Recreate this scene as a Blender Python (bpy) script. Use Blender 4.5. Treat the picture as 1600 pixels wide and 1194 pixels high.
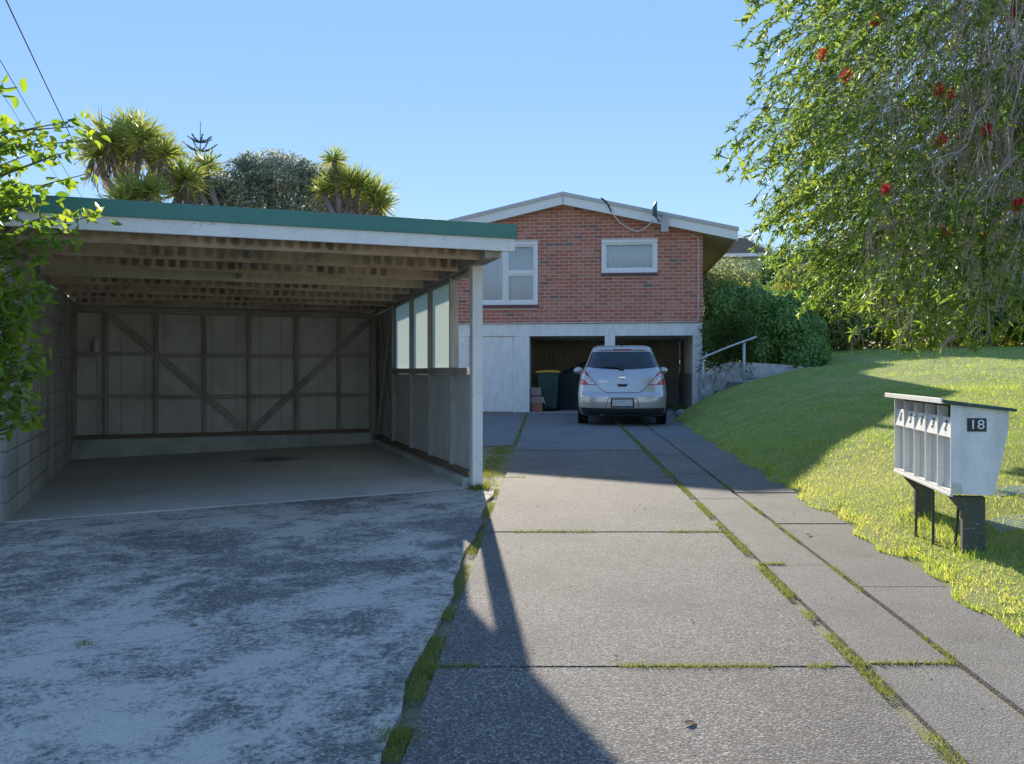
import bpy, bmesh, math, random
import numpy as np
from mathutils import Vector, Matrix, Euler
R = math.radians
random.seed(7); rng = np.random.default_rng(7)
scene = bpy.context.scene
for o in list(bpy.data.objects): bpy.data.objects.remove(o)
COL = scene.collection

# ------------------------------------------------------------------ camera
cam_d = bpy.data.cameras.new('camera'); cam = bpy.data.objects.new('camera', cam_d); COL.objects.link(cam)
cam.location = (0, 0, 1.2); cam.rotation_euler = (R(90), 0, 0)
cam_d.sensor_width = 36; cam_d.lens = 36*1380/1600; cam_d.shift_y = -17/1600
cam_d.clip_start = 0.05; cam_d.clip_end = 2000
scene.camera = cam
# ------------------------------------------------------------------ sky and sun
SUN_EL, SUN_AZ = 22.0, 4.1           # sun stands ahead of the camera, a little to the left
w = bpy.data.worlds.new('World'); scene.world = w; w.use_nodes = True
nt = w.node_tree; bg = nt.nodes['Background']
sky = nt.nodes.new('ShaderNodeTexSky'); sky.sky_type = 'NISHITA'; sky.sun_disc = False
sky.sun_elevation = R(SUN_EL); sky.sun_rotation = R(-SUN_AZ)
sky.altitude = 0; sky.air_density = 1.0; sky.dust_density = 0.0; sky.ozone_density = 7.0
gm = nt.nodes.new('ShaderNodeGamma'); gm.inputs[1].default_value = .31; hsv = nt.nodes.new('ShaderNodeHueSaturation'); hsv.inputs['Saturation'].default_value = 1.75; hsv.inputs['Hue'].default_value = .519
nt.links.new(sky.outputs[0], gm.inputs[0]); nt.links.new(gm.outputs[0], hsv.inputs['Color']); nt.links.new(hsv.outputs[0], bg.inputs[0]); bg.inputs[1].default_value = 0.15
sl = bpy.data.lights.new('sun', 'SUN'); sl.energy = 2.0; sl.angle = R(0.5); sl.color = (1.0, 0.9, 0.74)
so = bpy.data.objects.new('sun', sl); COL.objects.link(so)
sd = Vector((math.sin(R(SUN_AZ))*math.cos(R(SUN_EL)), -math.cos(R(SUN_AZ))*math.cos(R(SUN_EL)), -math.sin(R(SUN_EL))))
so.rotation_euler = sd.to_track_quat('-Z', 'Y').to_euler(); so.location = (0, 0, 30)
scene.view_settings.view_transform = 'Standard'; scene.view_settings.look = 'None'
scene.view_settings.exposure = 2.08; scene.view_settings.gamma = 1.0
scene.render.resolution_x = 1024; scene.render.resolution_y = 764
scene.render.engine = 'CYCLES'
scene.cycles.max_bounces = 8; scene.cycles.transparent_max_bounces = 12

# ------------------------------------------------------------------ materials
def _col(c): return (c[0], c[1], c[2], 1)
class NT:
    def __init__(s, name):
        s.m = bpy.data.materials.new(name); s.m.use_nodes = True; s.t = s.m.node_tree
        s.b = s.t.nodes['Principled BSDF']; s.out = s.t.nodes['Material Output']
        s.geo = s.n('ShaderNodeNewGeometry')
    def n(s, t, **kw):
        x = s.t.nodes.new(t)
        for k, v in kw.items(): setattr(x, k, v)
        return x
    def l(s, a, b): s.t.links.new(a, b)
    def pos(s, stretch=(1, 1, 1), local=False):
        mp = s.n('ShaderNodeMapping'); mp.inputs['Scale'].default_value = stretch
        if local:
            tc = s.n('ShaderNodeTexCoord'); s.l(tc.outputs['Object'], mp.inputs[0])
        else: s.l(s.geo.outputs['Position'], mp.inputs[0])
        return mp.outputs[0]
    def noise(s, scale, detail=4, rough=.6, stretch=(1, 1, 1), local=False, dist=0):
        x = s.n('ShaderNodeTexNoise'); x.inputs['Scale'].default_value = scale; x.inputs['Detail'].default_value = detail
        x.inputs['Roughness'].default_value = rough; x.inputs['Distortion'].default_value = dist
        s.l(s.pos(stretch, local), x.inputs['Vector']); return x.outputs['Fac']
    def vor(s, scale, out='Distance', feature='F1', stretch=(1, 1, 1)):
        x = s.n('ShaderNodeTexVoronoi'); x.feature = feature; x.inputs['Scale'].default_value = scale
        s.l(s.pos(stretch), x.inputs['Vector']); return x.outputs[out]
    def ramp(s, fac, stops, interp='LINEAR'):
        x = s.n('ShaderNodeValToRGB'); x.color_ramp.interpolation = interp
        e = x.color_ramp.elements
        while len(e) < len(stops): e.new(0.5)
        for i, (p, c) in enumerate(stops):
            e[i].position = p; e[i].color = _col(c) if not isinstance(c, (int, float)) else (c, c, c, 1)
        s.l(fac, x.inputs[0]); return x.outputs[0]
    def mix(s, fac, a, b, mode='MIX'):
        x = s.n('ShaderNodeMix', data_type='RGBA', blend_type=mode)
        if isinstance(fac, (int, float)): x.inputs[0].default_value = fac
        else: s.l(fac, x.inputs[0])
        for k, v in ((6, a), (7, b)):
            if isinstance(v, tuple): x.inputs[k].default_value = _col(v)
            else: s.l(v, x.inputs[k])
        return x.outputs[2]
    def math(s, op, a, b=0.5):
        x = s.n('ShaderNodeMath', operation=op)
        for k, v in ((0, a), (1, b)):
            if isinstance(v, (int, float)): x.inputs[k].default_value = v
            else: s.l(v, x.inputs[k])
        return x.outputs[0]
    def base(s, c):
        if isinstance(c, tuple): s.b.inputs['Base Color'].default_value = _col(c)
        else: s.l(c, s.b.inputs['Base Color'])
    def rough(s, v): 
        if isinstance(v, (int, float)): s.b.inputs['Roughness'].default_value = v
        else: s.l(v, s.b.inputs['Roughness'])
    def bump(s, h, strength=.4, dist=.01):
        x = s.n('ShaderNodeBump'); x.inputs['Strength'].default_value = strength; x.inputs['Distance'].default_value = dist
        s.l(h, x.inputs['Height'])
        s.l(x.outputs[0], s.b.inputs['Normal'])

def paint(name, c, dirt=None, amount=.4, rough=.6, scale=3, stretch=(1, 1, 1), bump=.15, chips=None, metallic=0, local=False):
    k = NT(name); f = k.noise(scale, 6, .65, stretch, local)
    c2 = dirt or tuple(x*.75 for x in c)
    m = k.mix(k.ramp(f, [(.42, 0.0), (.75, amount)]), c, c2)
    if chips:
        g = k.noise(26, 5, .7, (1, 1, 3.5), local); h = k.noise(2.2, 3, .5, (1, 1, 1), local)
        msk = k.math('MULTIPLY', k.ramp(g, [(.60, 0.0), (.66, 1.0)]), k.ramp(h, [(.45, 0.0), (.58, 1.0)]))
        m = k.mix(msk, m, chips)
    k.base(m); k.rough(rough); k.b.inputs['Metallic'].default_value = metallic
    if bump: k.bump(k.noise(45, 4, .6, stretch, local), bump, .006)
    return k.m

def wood(name, c1, c2, stain=None, axis='z', rough=.85):
    k = NT(name); st = {'x': (1.5, 14, 14), 'y': (14, 1.5, 14), 'z': (14, 14, 1.2)}[axis]
    f = k.noise(2.2, 7, .7, st); g = k.noise(1.6, 4, .6)
    m = k.mix(k.ramp(f, [(.3, 0.0), (.7, 1.0)]), c1, c2)
    m = k.mix(k.ramp(g, [(.5, 0.0), (.75, .75)]), m, stain or tuple(x*.45 for x in c1))
    k.base(m); k.rough(rough); k.bump(f, .5, .006); return k.m

def leafmat(name, cols, trans=.4, rough=.45, hue=.491):
    k = NT(name); at = k.n('ShaderNodeAttribute', attribute_name='tint')
    n = len(cols); c = k.ramp(at.outputs['Fac'], [(i/(n-1), q) for i, q in enumerate(cols)])
    k.base(c); k.rough(rough)
    tr = k.n('ShaderNodeBsdfTranslucent'); hs = k.n('ShaderNodeHueSaturation')
    hs.inputs['Hue'].default_value = hue; hs.inputs['Saturation'].default_value = 1.1; hs.inputs['Value'].default_value = 1.9
    k.l(c, hs.inputs['Color']); k.l(hs.outputs[0], tr.inputs[0])
    mx = k.n('ShaderNodeMixShader'); mx.inputs[0].default_value = trans
    k.l(k.b.outputs[0], mx.inputs[1]); k.l(tr.outputs[0], mx.inputs[2]); k.l(mx.outputs[0], k.out.inputs[0])
    return k.m

def plain(name, c, rough=.5, metallic=0, coat=0, emis=None):
    k = NT(name); k.base(k.mix(k.ramp(k.noise(9, 3), [(.35, 0.0), (.8, .35)]), c, tuple(x*.7 for x in c)))
    k.rough(rough); k.b.inputs['Metallic'].default_value = metallic; k.b.inputs['Coat Weight'].default_value = coat
    return k.m

def aggregate(name, stones, cement, lichen=None, lo=.5, hi=.6, sc=55):
    """exposed aggregate concrete: small stones in cement, with worn and lichen patches"""
    k = NT(name)
    d = k.vor(sc); cid = k.vor(sc, 'Color'); sep = k.n('ShaderNodeSeparateColor'); k.l(cid, sep.inputs[0])
    st = k.ramp(sep.outputs[0], [(i/(len(stones)-1), q) for i, q in enumerate(stones)])
    d2 = k.vor(sc*2.3); st2 = k.vor(sc*2.3, 'Color'); sep2 = k.n('ShaderNodeSeparateColor'); k.l(st2, sep2.inputs[0])
    fine = k.ramp(sep2.outputs[1], [(0, tuple(x*.55 for x in cement)), (1, tuple(x*1.7 for x in cement))])
    c = k.mix(k.ramp(d, [(.42, 1.0), (.62, 0.0)]), fine, st)
    big = k.noise(.9, 6, .62, (1, 1, 1), dist=.4); mid = k.noise(7, 6, .7)
    c = k.mix(k.ramp(mid, [(.40, 0.0), (.8, .35)]), c, tuple(x*.75 for x in cement))
    c = k.mix(k.ramp(k.noise(1.3, 5, .6), [(.45, 0.0), (.7, .5)]), c, tuple(x*.7 for x in cement)); c = k.mix(k.ramp(k.noise(2.6, 3, .5, dist=.8), [(.66, 0.0), (.74, .45)]), c, tuple(x*.5 for x in cement))
    if lichen:
        m = k.mix(.34, k.mix(.45, big, k.noise(4.5, 8, .75, dist=.6)), k.noise(34, 8, .8))
        c = k.mix(k.ramp(m, [(lo, 0.0), (hi, .92)]), c, k.mix(k.ramp(k.noise(120, 4, .7), [(.36, 0.0), (.66, 1.0)]), lichen, tuple(x*.66 for x in lichen)))
    k.base(c); k.rough(.9)
    h = k.math('ADD', k.math('MULTIPLY', k.ramp(d, [(0.0, 1.0), (.55, 0.0)]), 1.0), k.math('MULTIPLY', k.noise(140, 2), .5))
    k.bump(h, .45, .005); return k.m

M = {}
M['drive'] = aggregate('exposed_aggregate', [(.05, .045, .04), (.34, .305, .265), (.12, .108, .095), (.48, .43, .37), (.06, .055, .05), (.34, .305, .26), (.2, .18, .155)], (.105, .096, .084), sc=98)
M['strip'] = aggregate('worn_concrete', [(.10, .092, .082), (.27, .245, .21), (.17, .155, .135), (.36, .33, .28)], (.15, .138, .12), lichen=(.30, .27, .21), lo=.55, hi=.72, sc=110)
M['apron'] = aggregate('weathered_apron', [(.10, .09, .08), (.30, .27, .24), (.15, .138, .122), (.55, .5, .44)], (.13, .118, .104), lichen=(.70, .615, .515), lo=.47, hi=.535, sc=80)
M['asphalt'] = aggregate('forecourt_seal', [(.13, .13, .13), (.24, .235, .23), (.17, .17, .17)], (.16, .16, .158), sc=90)
k = NT('carport_slab'); f = k.noise(.8, 7, .65); g = k.noise(5, 6, .7)
c = k.mix(k.ramp(f, [(.35, 0.0), (.68, 1.0)]), (.50, .485, .44), (.66, .64, .57)); c = k.mix(k.ramp(g, [(.4, 0.0), (.8, .5)]), c, (.34, .33, .28))
v = k.n('ShaderNodeVectorMath', operation='DISTANCE'); v.inputs[1].default_value = (-3.05, 11.3, .06); k.l(k.geo.outputs['Position'], v.inputs[0])
dd = k.math('ADD', v.outputs['Value'], k.math('MULTIPLY', g, .35))
c = k.mix(k.ramp(dd, [(.30, .75), (.62, 0.0)]), c, (.05, .05, .048)); k.base(c); k.rough(.75); k.bump(k.noise(80, 4), .25, .004); M['slab'] = k.m
k = NT('lawn_soil'); c = k.ramp(k.noise(3.2, 8, .7), [(.3, (.19, .26, .05)), (.5, (.33, .39, .085)), (.66, (.5, .49, .15)), (.8, (.58, .5, .22))])
c = k.mix(k.ramp(k.noise(60, 3), [(.4, 0.0), (.7, .5)]), c, (.15, .21, .035)); c = k.mix(k.ramp(k.noise(11, 6, .75), [(.46, 0.0), (.72, .5)]), c, (.13, .19, .035)); c = k.mix(k.ramp(k.noise(.7, 4, .6), [(.5, 0.0), (.72, .5)]), c, (.42, .38, .16)); k.base(c); k.rough(.95); k.bump(k.noise(50, 6, .75), 1.0, .03); M['lawn'] = k.m
M['soil'] = aggregate('gritty_soil', [(.12, .10, .06), (.32, .29, .2), (.2, .2, .09), (.4, .36, .28)], (.19, .175, .095), sc=90)
k = NT('wall_block'); f = k.noise(1.0, 6, .6, (9, 9, .5)); g = k.noise(1.1, 4, .6)
c = k.ramp(f, [(.3, (.28, .262, .235)), (.5, (.48, .45, .41)), (.72, (.66, .63, .58))]); c = k.mix(k.ramp(g, [(.52, 0.0), (.72, .55)]), c, (.19, .18, .11))
k.base(c); k.rough(.92); k.bump(k.noise(90, 5, .7), .5, .006); M['block'] = k.m
M['mortar'] = paint('mortar', (.30, .28, .26), (.17, .16, .15), .6, .95, 9)
M['white'] = paint('weathered_white', (.88, .86, .81), (.66, .64, .59), .5, .55, 4, (3, 3, .8), .12, chips=(.16, .13, .10))
M['white_clean'] = paint('white_paint', (.84, .84, .82), (.72, .72, .70), .5, .45, 3, bump=.06)
M['pier'] = paint('white_masonry', (.86, .85, .81), (.52, .51, .47), .55, .7, 5, (2, 2, .7), .3)
M['green'] = paint('green_flashing', (.05, .21, .16), (.08, .25, .195), .6, .35, 2, bump=.03)
M['grey_timber'] = wood('grey_timber', (.33, .28, .23), (.47, .41, .34), (.16, .13, .10), 'z')
M['grey_rail'] = wood('grey_rail', (.35, .305, .255), (.5, .44, .37), (.18, .145, .12), 'x')
M['brown_plate'] = wood('rotting_plate', (.17, .11, .075), (.27, .19, .14), (.06, .045, .035), 'y')
M['pale_timber'] = wood('pale_timber', (.34, .29, .22), (.46, .41, .33), (.2, .16, .11), 'y')
M['stud_white'] = paint('stud_old_white', (.44, .42, .37), (.22, .19, .155), .8, .7, 5, (6, 6, .8), .2)
M['sheet'] = paint('fibre_sheet', (.66, .63, .54), (.44, .42, .34), .9, .8, 2.4, (1, 1, .7), .15, chips=(.42, .42, .38))
M['panel'] = paint('grey_panel', (.62, .60, .54), (.46, .44, .4), .7, .75, 3, (2, 2, .6), .12)
M['upstand'] = paint('stained_upstand', (.52, .52, .47), (.18, .18, .16), .9, .85, 2.2, bump=.35)
M['roof_under'] = paint('roof_underside', (.42, .33, .25), (.22, .17, .13), .9, .7, 3, bump=.1)
def purlin_mat(name, c1, c2, st, amt):
    k = NT(name); oi = k.n('ShaderNodeObjectInfo'); tc = k.n('ShaderNodeTexCoord'); sx = k.n('ShaderNodeSeparateXYZ'); k.l(tc.outputs['Object'], sx.inputs[0])
    x = k.math('ADD', k.math('MULTIPLY', sx.outputs[0], 9.3), k.math('MULTIPLY', oi.outputs['Random'], 7.0))
    wob = k.math('MULTIPLY', k.noise(5, 3), .35); x = k.math('ADD', x, wob)
    fx = k.math('ABSOLUTE', k.math('SUBTRACT', k.math('FRACT', x, 0), .5), 0)
    fz = k.math('ABSOLUTE', k.math('SUBTRACT', k.math('MULTIPLY', sx.outputs[2], 6.6), .5), 0)
    p = k.math('ADD', k.math('POWER', k.math('MULTIPLY', fx, 2.35), 4), k.math('POWER', k.math('MULTIPLY', fz, 2.3), 4))
    sq = k.ramp(k.math('ADD', p, k.math('MULTIPLY', k.noise(30, 4, .7), .9)), [(.55, 1.0), (1.45, 0.0)])
    msk = k.math('MULTIPLY', sq, k.ramp(k.noise(1.7, 4), [(.40, 0.0), (.62, amt)]))
    grain = k.noise(2, 7, .7, (1.3, 12, 16)); c = k.mix(k.ramp(grain, [(.3, 0.0), (.7, 1.0)]), c1, c2)
    c = k.mix(k.ramp(k.noise(2.6, 6, .7), [(.42, 0.0), (.7, .8)]), c, st); c = k.mix(msk, c, (.13, .085, .055))
    k.base(c); k.rough(.85); k.bump(grain, .4, .004); return k.m
M['purlin'] = purlin_mat('purlin_stained', (.56, .41, .27), (.70, .55, .38), (.32, .22, .15), .9)
M['purlin_new'] = purlin_mat('purlin_newer', (.62, .52, .33), (.72, .61, .41), (.5, .39, .24), .12)
BR = [('brick_red', (.49, .165, .11), (.39, .13, .09)), ('brick_orange', (.52, .19, .12), (.42, .15, .10)), ('brick_pink', (.55, .235, .165), (.44, .18, .13)),
      ('brick_brown', (.38, .15, .105), (.3, .115, .085)), ('brick_dark', (.24, .15, .13), (.18, .125, .115))]
BM = [paint(n, a, b, .9, .85, 14, bump=.3) for n, a, b in BR]
M['brick_mortar'] = paint('brick_mortar', (.66, .57, .48), (.5, .42, .35), .6, .95, 20, bump=.3)
M['sillbrick'] = paint('sill_brick', (.16, .075, .075), (.10, .05, .05), .7, .7, 10)
M['barge'] = paint('barge_paint', (.86, .85, .81), (.74, .73, .70), .5, .5, 3, bump=.05)
M['trim'] = paint('roof_trim', (.52, .52, .50), (.4, .4, .38), .5, .5, 4, bump=.05)
M['soffit'] = paint('soffit', (.58, .55, .44), (.46, .43, .34), .5, .7, 2, bump=.05)
M['cream'] = paint('cream_lining', (.55, .50, .40), (.42, .37, .29), .5, .6, 4, bump=.05)
M['roofing'] = paint('roofing', (.18, .17, .165), (.10, .10, .10), .6, .7, 3, bump=.2)
M['curtain'] = paint('net_curtain', (.88, .88, .86), (.76, .77, .77), .5, .9, 2, (6, 6, .2), 0)
M['dark'] = plain('dark_void', (.015, .016, .018), .8)
M['garage_board'] = paint('garage_board', (.55, .5, .37), (.38, .34, .25), .8, .8, 3, (4, 4, .5), .1)
M['garage_wall'] = paint('garage_wall', (.40, .40, .37), (.24, .24, .22), .8, .85, 3, bump=.2)
M['ceiling'] = paint('garage_ceiling', (.32, .32, .30), (.2, .2, .19), .7, .85, 2, bump=.1)
k = NT('clear_glass'); k.base((.8, .86, .88)); k.rough(.02); gl = k.n('ShaderNodeBsdfTransparent'); gl.inputs[0].default_value = (.95, .97, .98, 1)
gg = k.n('ShaderNodeBsdfGlossy'); gg.inputs['Roughness'].default_value = .03; fr = k.n('ShaderNodeFresnel'); fr.inputs[0].default_value = 1.5
mx = k.n('ShaderNodeMixShader'); k.l(fr.outputs[0], mx.inputs[0]); k.l(gl.outputs[0], mx.inputs[1]); k.l(gg.outputs[0], mx.inputs[2]); k.l(mx.outputs[0], k.out.inputs[0]); M['glass'] = k.m
k = NT('tinted_glass'); gl = k.n('ShaderNodeBsdfTransparent'); gl.inputs[0].default_value = (.6, .68, .7, 1)
gg = k.n('ShaderNodeBsdfGlossy'); gg.inputs['Roughness'].default_value = .02; gg.inputs[0].default_value = (.9, .95, 1, 1); fr = k.n('ShaderNodeFresnel'); fr.inputs[0].default_value = 1.75
mx = k.n('ShaderNodeMixShader'); k.l(fr.outputs[0], mx.inputs[0]); k.l(gl.outputs[0], mx.inputs[1]); k.l(gg.outputs[0], mx.inputs[2]); k.l(mx.outputs[0], k.out.inputs[0]); M['tint'] = k.m
k = NT('frosted_glass'); tr = k.n('ShaderNodeBsdfTranslucent'); k.l(k.ramp(k.noise(70, 3), [(.35, (.74, .82, .78)), (.65, (.92, .96, .93))]), tr.inputs[0])
k.base((.6, .66, .64)); k.rough(.25); mx = k.n('ShaderNodeMixShader'); mx.inputs[0].default_value = .85
k.bump(k.noise(90, 3), .6, .004); k.l(k.b.outputs[0], mx.inputs[1]); k.l(tr.outputs[0], mx.inputs[2]); k.l(mx.outputs[0], k.out.inputs[0]); M['frost'] = k.m
k = NT('silver_paint'); k.base((.52, .51, .50)); k.b.inputs['Metallic'].default_value = .75; k.rough(.32); k.b.inputs['Coat Weight'].default_value = .8; k.b.inputs['Coat Roughness'].default_value = .06; M['silver'] = k.m
M['black_plastic'] = plain('black_plastic', (.022, .023, .025), .55)
M['rubber'] = plain('tyre_rubber', (.02, .02, .021), .85)
M['alloy'] = plain('alloy', (.4, .41, .42), .35, .9)
M['chrome'] = plain('chrome', (.75, .76, .77), .15, 1)
M['red_lens'] = plain('red_lens', (.55, .01, .03), .15, 0, .6)
M['amber_lens'] = plain('low_red_lens', (.75, .05, .02), .15, 0, .6)
M['clear_lens'] = plain('clear_lens', (.72, .66, .66), .12, .2, .6)
M['plate'] = paint('number_plate', (.62, .64, .63), (.36, .37, .38), .9, .4, 28, (1, 1, .35), 0)
M['seat'] = plain('seat_cloth', (.22, .21, .2), .9); M['seat_light'] = plain('seat_cover', (.6, .55, .48), .9)
M['bin'] = plain('bin_plastic', (.018, .055, .045), .45); M['bin_lid'] = plain('bin_lid', (.75, .42, .02), .4)
M['cover'] = plain('barbecue_cover', (.018, .022, .03), .6)
M['carton'] = paint('carton', (.33, .24, .21), (.25, .18, .155), .6, .85, 7); M['carton_red'] = paint('carton_red', (.36, .14, .085), (.27, .10, .06), .6, .85, 7)
M['box_white'] = paint('letterbox_white', (.84, .84, .80), (.56, .54, .47), .8, .5, 4, (2, 2, .8), .08, chips=(.3, .3, .28))
M['box_cream'] = paint('letterbox_cream', (.80, .77, .68), (.64, .61, .52), .6, .6, 5, (3, 3, .8), .1, chips=(.3, .28, .24))
M['box_green'] = paint('letterbox_green', (.03, .085, .075), (.05, .11, .09), .6, .5, 5, bump=.15, chips=(.25, .27, .25))
M['post_green'] = paint('post_green', (.085, .095, .07), (.13, .12, .05), .8, .8, 4, (3, 3, .7), .3, chips=(.3, .3, .27))
M['sign_black'] = plain('sign_black', (.018, .025, .028), .4); M['sign_white'] = plain('sign_white', (.8, .82, .82), .5)
M['ink'] = plain('ink', (.05, .045, .04), .7)
M['rust'] = paint('rusty_steel', (.11, .075, .05), (.05, .035, .03), .8, .8, 30)
M['cover_blue'] = paint('galvanised_cover', (.36, .43, .47), (.22, .27, .3), .6, .45, 12, bump=.1, metallic=.4)
M['galv'] = paint('galvanised_pipe', (.52, .55, .58), (.36, .38, .4), .7, .45, 10, bump=.1, metallic=.3)
M['render'] = paint('roughcast', (.55, .54, .5), (.22, .21, .19), .95, .95, 4.5, bump=.9)
M['step'] = paint('mossy_concrete', (.24, .24, .21), (.10, .10, .08), .9, .95, 6, bump=.6)
M['path'] = paint('path_concrete', (.38, .38, .36), (.26, .26, .25), .8, .9, 5, bump=.3)
M['pvc'] = paint('grey_blue_pipe', (.42, .5, .58), (.32, .38, .45), .6, .5, 5)
M['far_board'] = paint('far_weatherboard', (.42, .52, .53), (.36, .45, .46), .5, .6, 2); M['far_roof'] = paint('far_roof', (.20, .17, .16), (.14, .12, .12), .6, .8, 3)
M['dishgrey'] = plain('dish_grey', (.10, .12, .135), .5); M['cable'] = plain('cable_white', (.62, .6, .55), .6); M['cable_black'] = plain('cable_black', (.012, .012, .014), 1.0)
M['panelbox'] = plain('panel_antenna', (.48, .49, .47), .5)
M['bark'] = wood('bark', (.13, .10, .075), (.22, .18, .14), (.05, .04, .03), 'z'); M['bark_grey'] = wood('bark_grey', (.20, .17, .15), (.31, .27, .24), (.10, .08, .07), 'z')
M['twig'] = plain('dead_twig', (.5, .43, .38), .9)
M['stem'] = plain('green_stem', (.16, .10, .07), .8)
M['priv'] = leafmat('privet_leaf', [(.08, .16, .025), (.13, .22, .035), (.19, .28, .04), (.26, .32, .045)], .52, .35)
M['bottle'] = leafmat('bottlebrush_leaf', [(.09, .16, .04), (.13, .21, .045), (.18, .26, .05), (.27, .33, .06)], .5, .5)
M['ivy'] = leafmat('ivy_leaf', [(.11, .22, .055), (.15, .28, .07), (.22, .35, .09), (.13, .25, .06)], .3, .35)
M['hedge'] = leafmat('hedge_leaf', [(.07, .17, .045), (.10, .23, .05), (.16, .28, .06), (.22, .29, .06)], .35, .35)
M['olive'] = leafmat('grey_green_leaf', [(.17, .20, .14), (.21, .24, .17), (.27, .30, .22), (.42, .43, .34)], .48, .6)
M['varieg'] = leafmat('variegated_leaf', [(.12, .17, .06), (.20, .25, .08), (.32, .34, .15), (.42, .42, .2)], .42, .5)
M['yellow'] = leafmat('golden_leaf', [(.16, .20, .035), (.26, .28, .05), (.38, .37, .08), (.2, .23, .045)], .45, .5)
M['mid'] = leafmat('mid_green_leaf', [(.09, .15, .04), (.13, .20, .05), (.18, .25, .06), (.10, .16, .045)], .42, .45)
M['cabbage'] = leafmat('cabbage_leaf', [(.15, .21, .06), (.21, .26, .065), (.28, .30, .075), (.38, .35, .10)], .45, .45)
M['dead_leaf'] = leafmat('dead_blade', [(.20, .16, .10), (.27, .22, .14), (.16, .12, .08)], .25, .8)
M['strap'] = leafmat('strap_leaf', [(.05, .10, .02), (.085, .14, .03), (.13, .17, .05)], .35, .4)
M['grass'] = leafmat('grass_blade', [(.15, .26, .045), (.24, .36, .055), (.35, .43, .075), (.48, .45, .14), (.58, .5, .24)], .5, .6)
M['joint_grass'] = leafmat('joint_grass', [(.10, .14, .03), (.16, .20, .04), (.24, .25, .06), (.36, .31, .13)], .35, .6)
M['flower'] = leafmat('red_flower', [(.55, .02, .03), (.62, .05, .045), (.5, .015, .05)], .35, .6)
M['fallen'] = plain('fallen_leaf', (.32, .2, .08), .8)
M['norfolk'] = leafmat('pine_needle', [(.04, .06, .045), (.06, .085, .06)], .2, .6)

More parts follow.
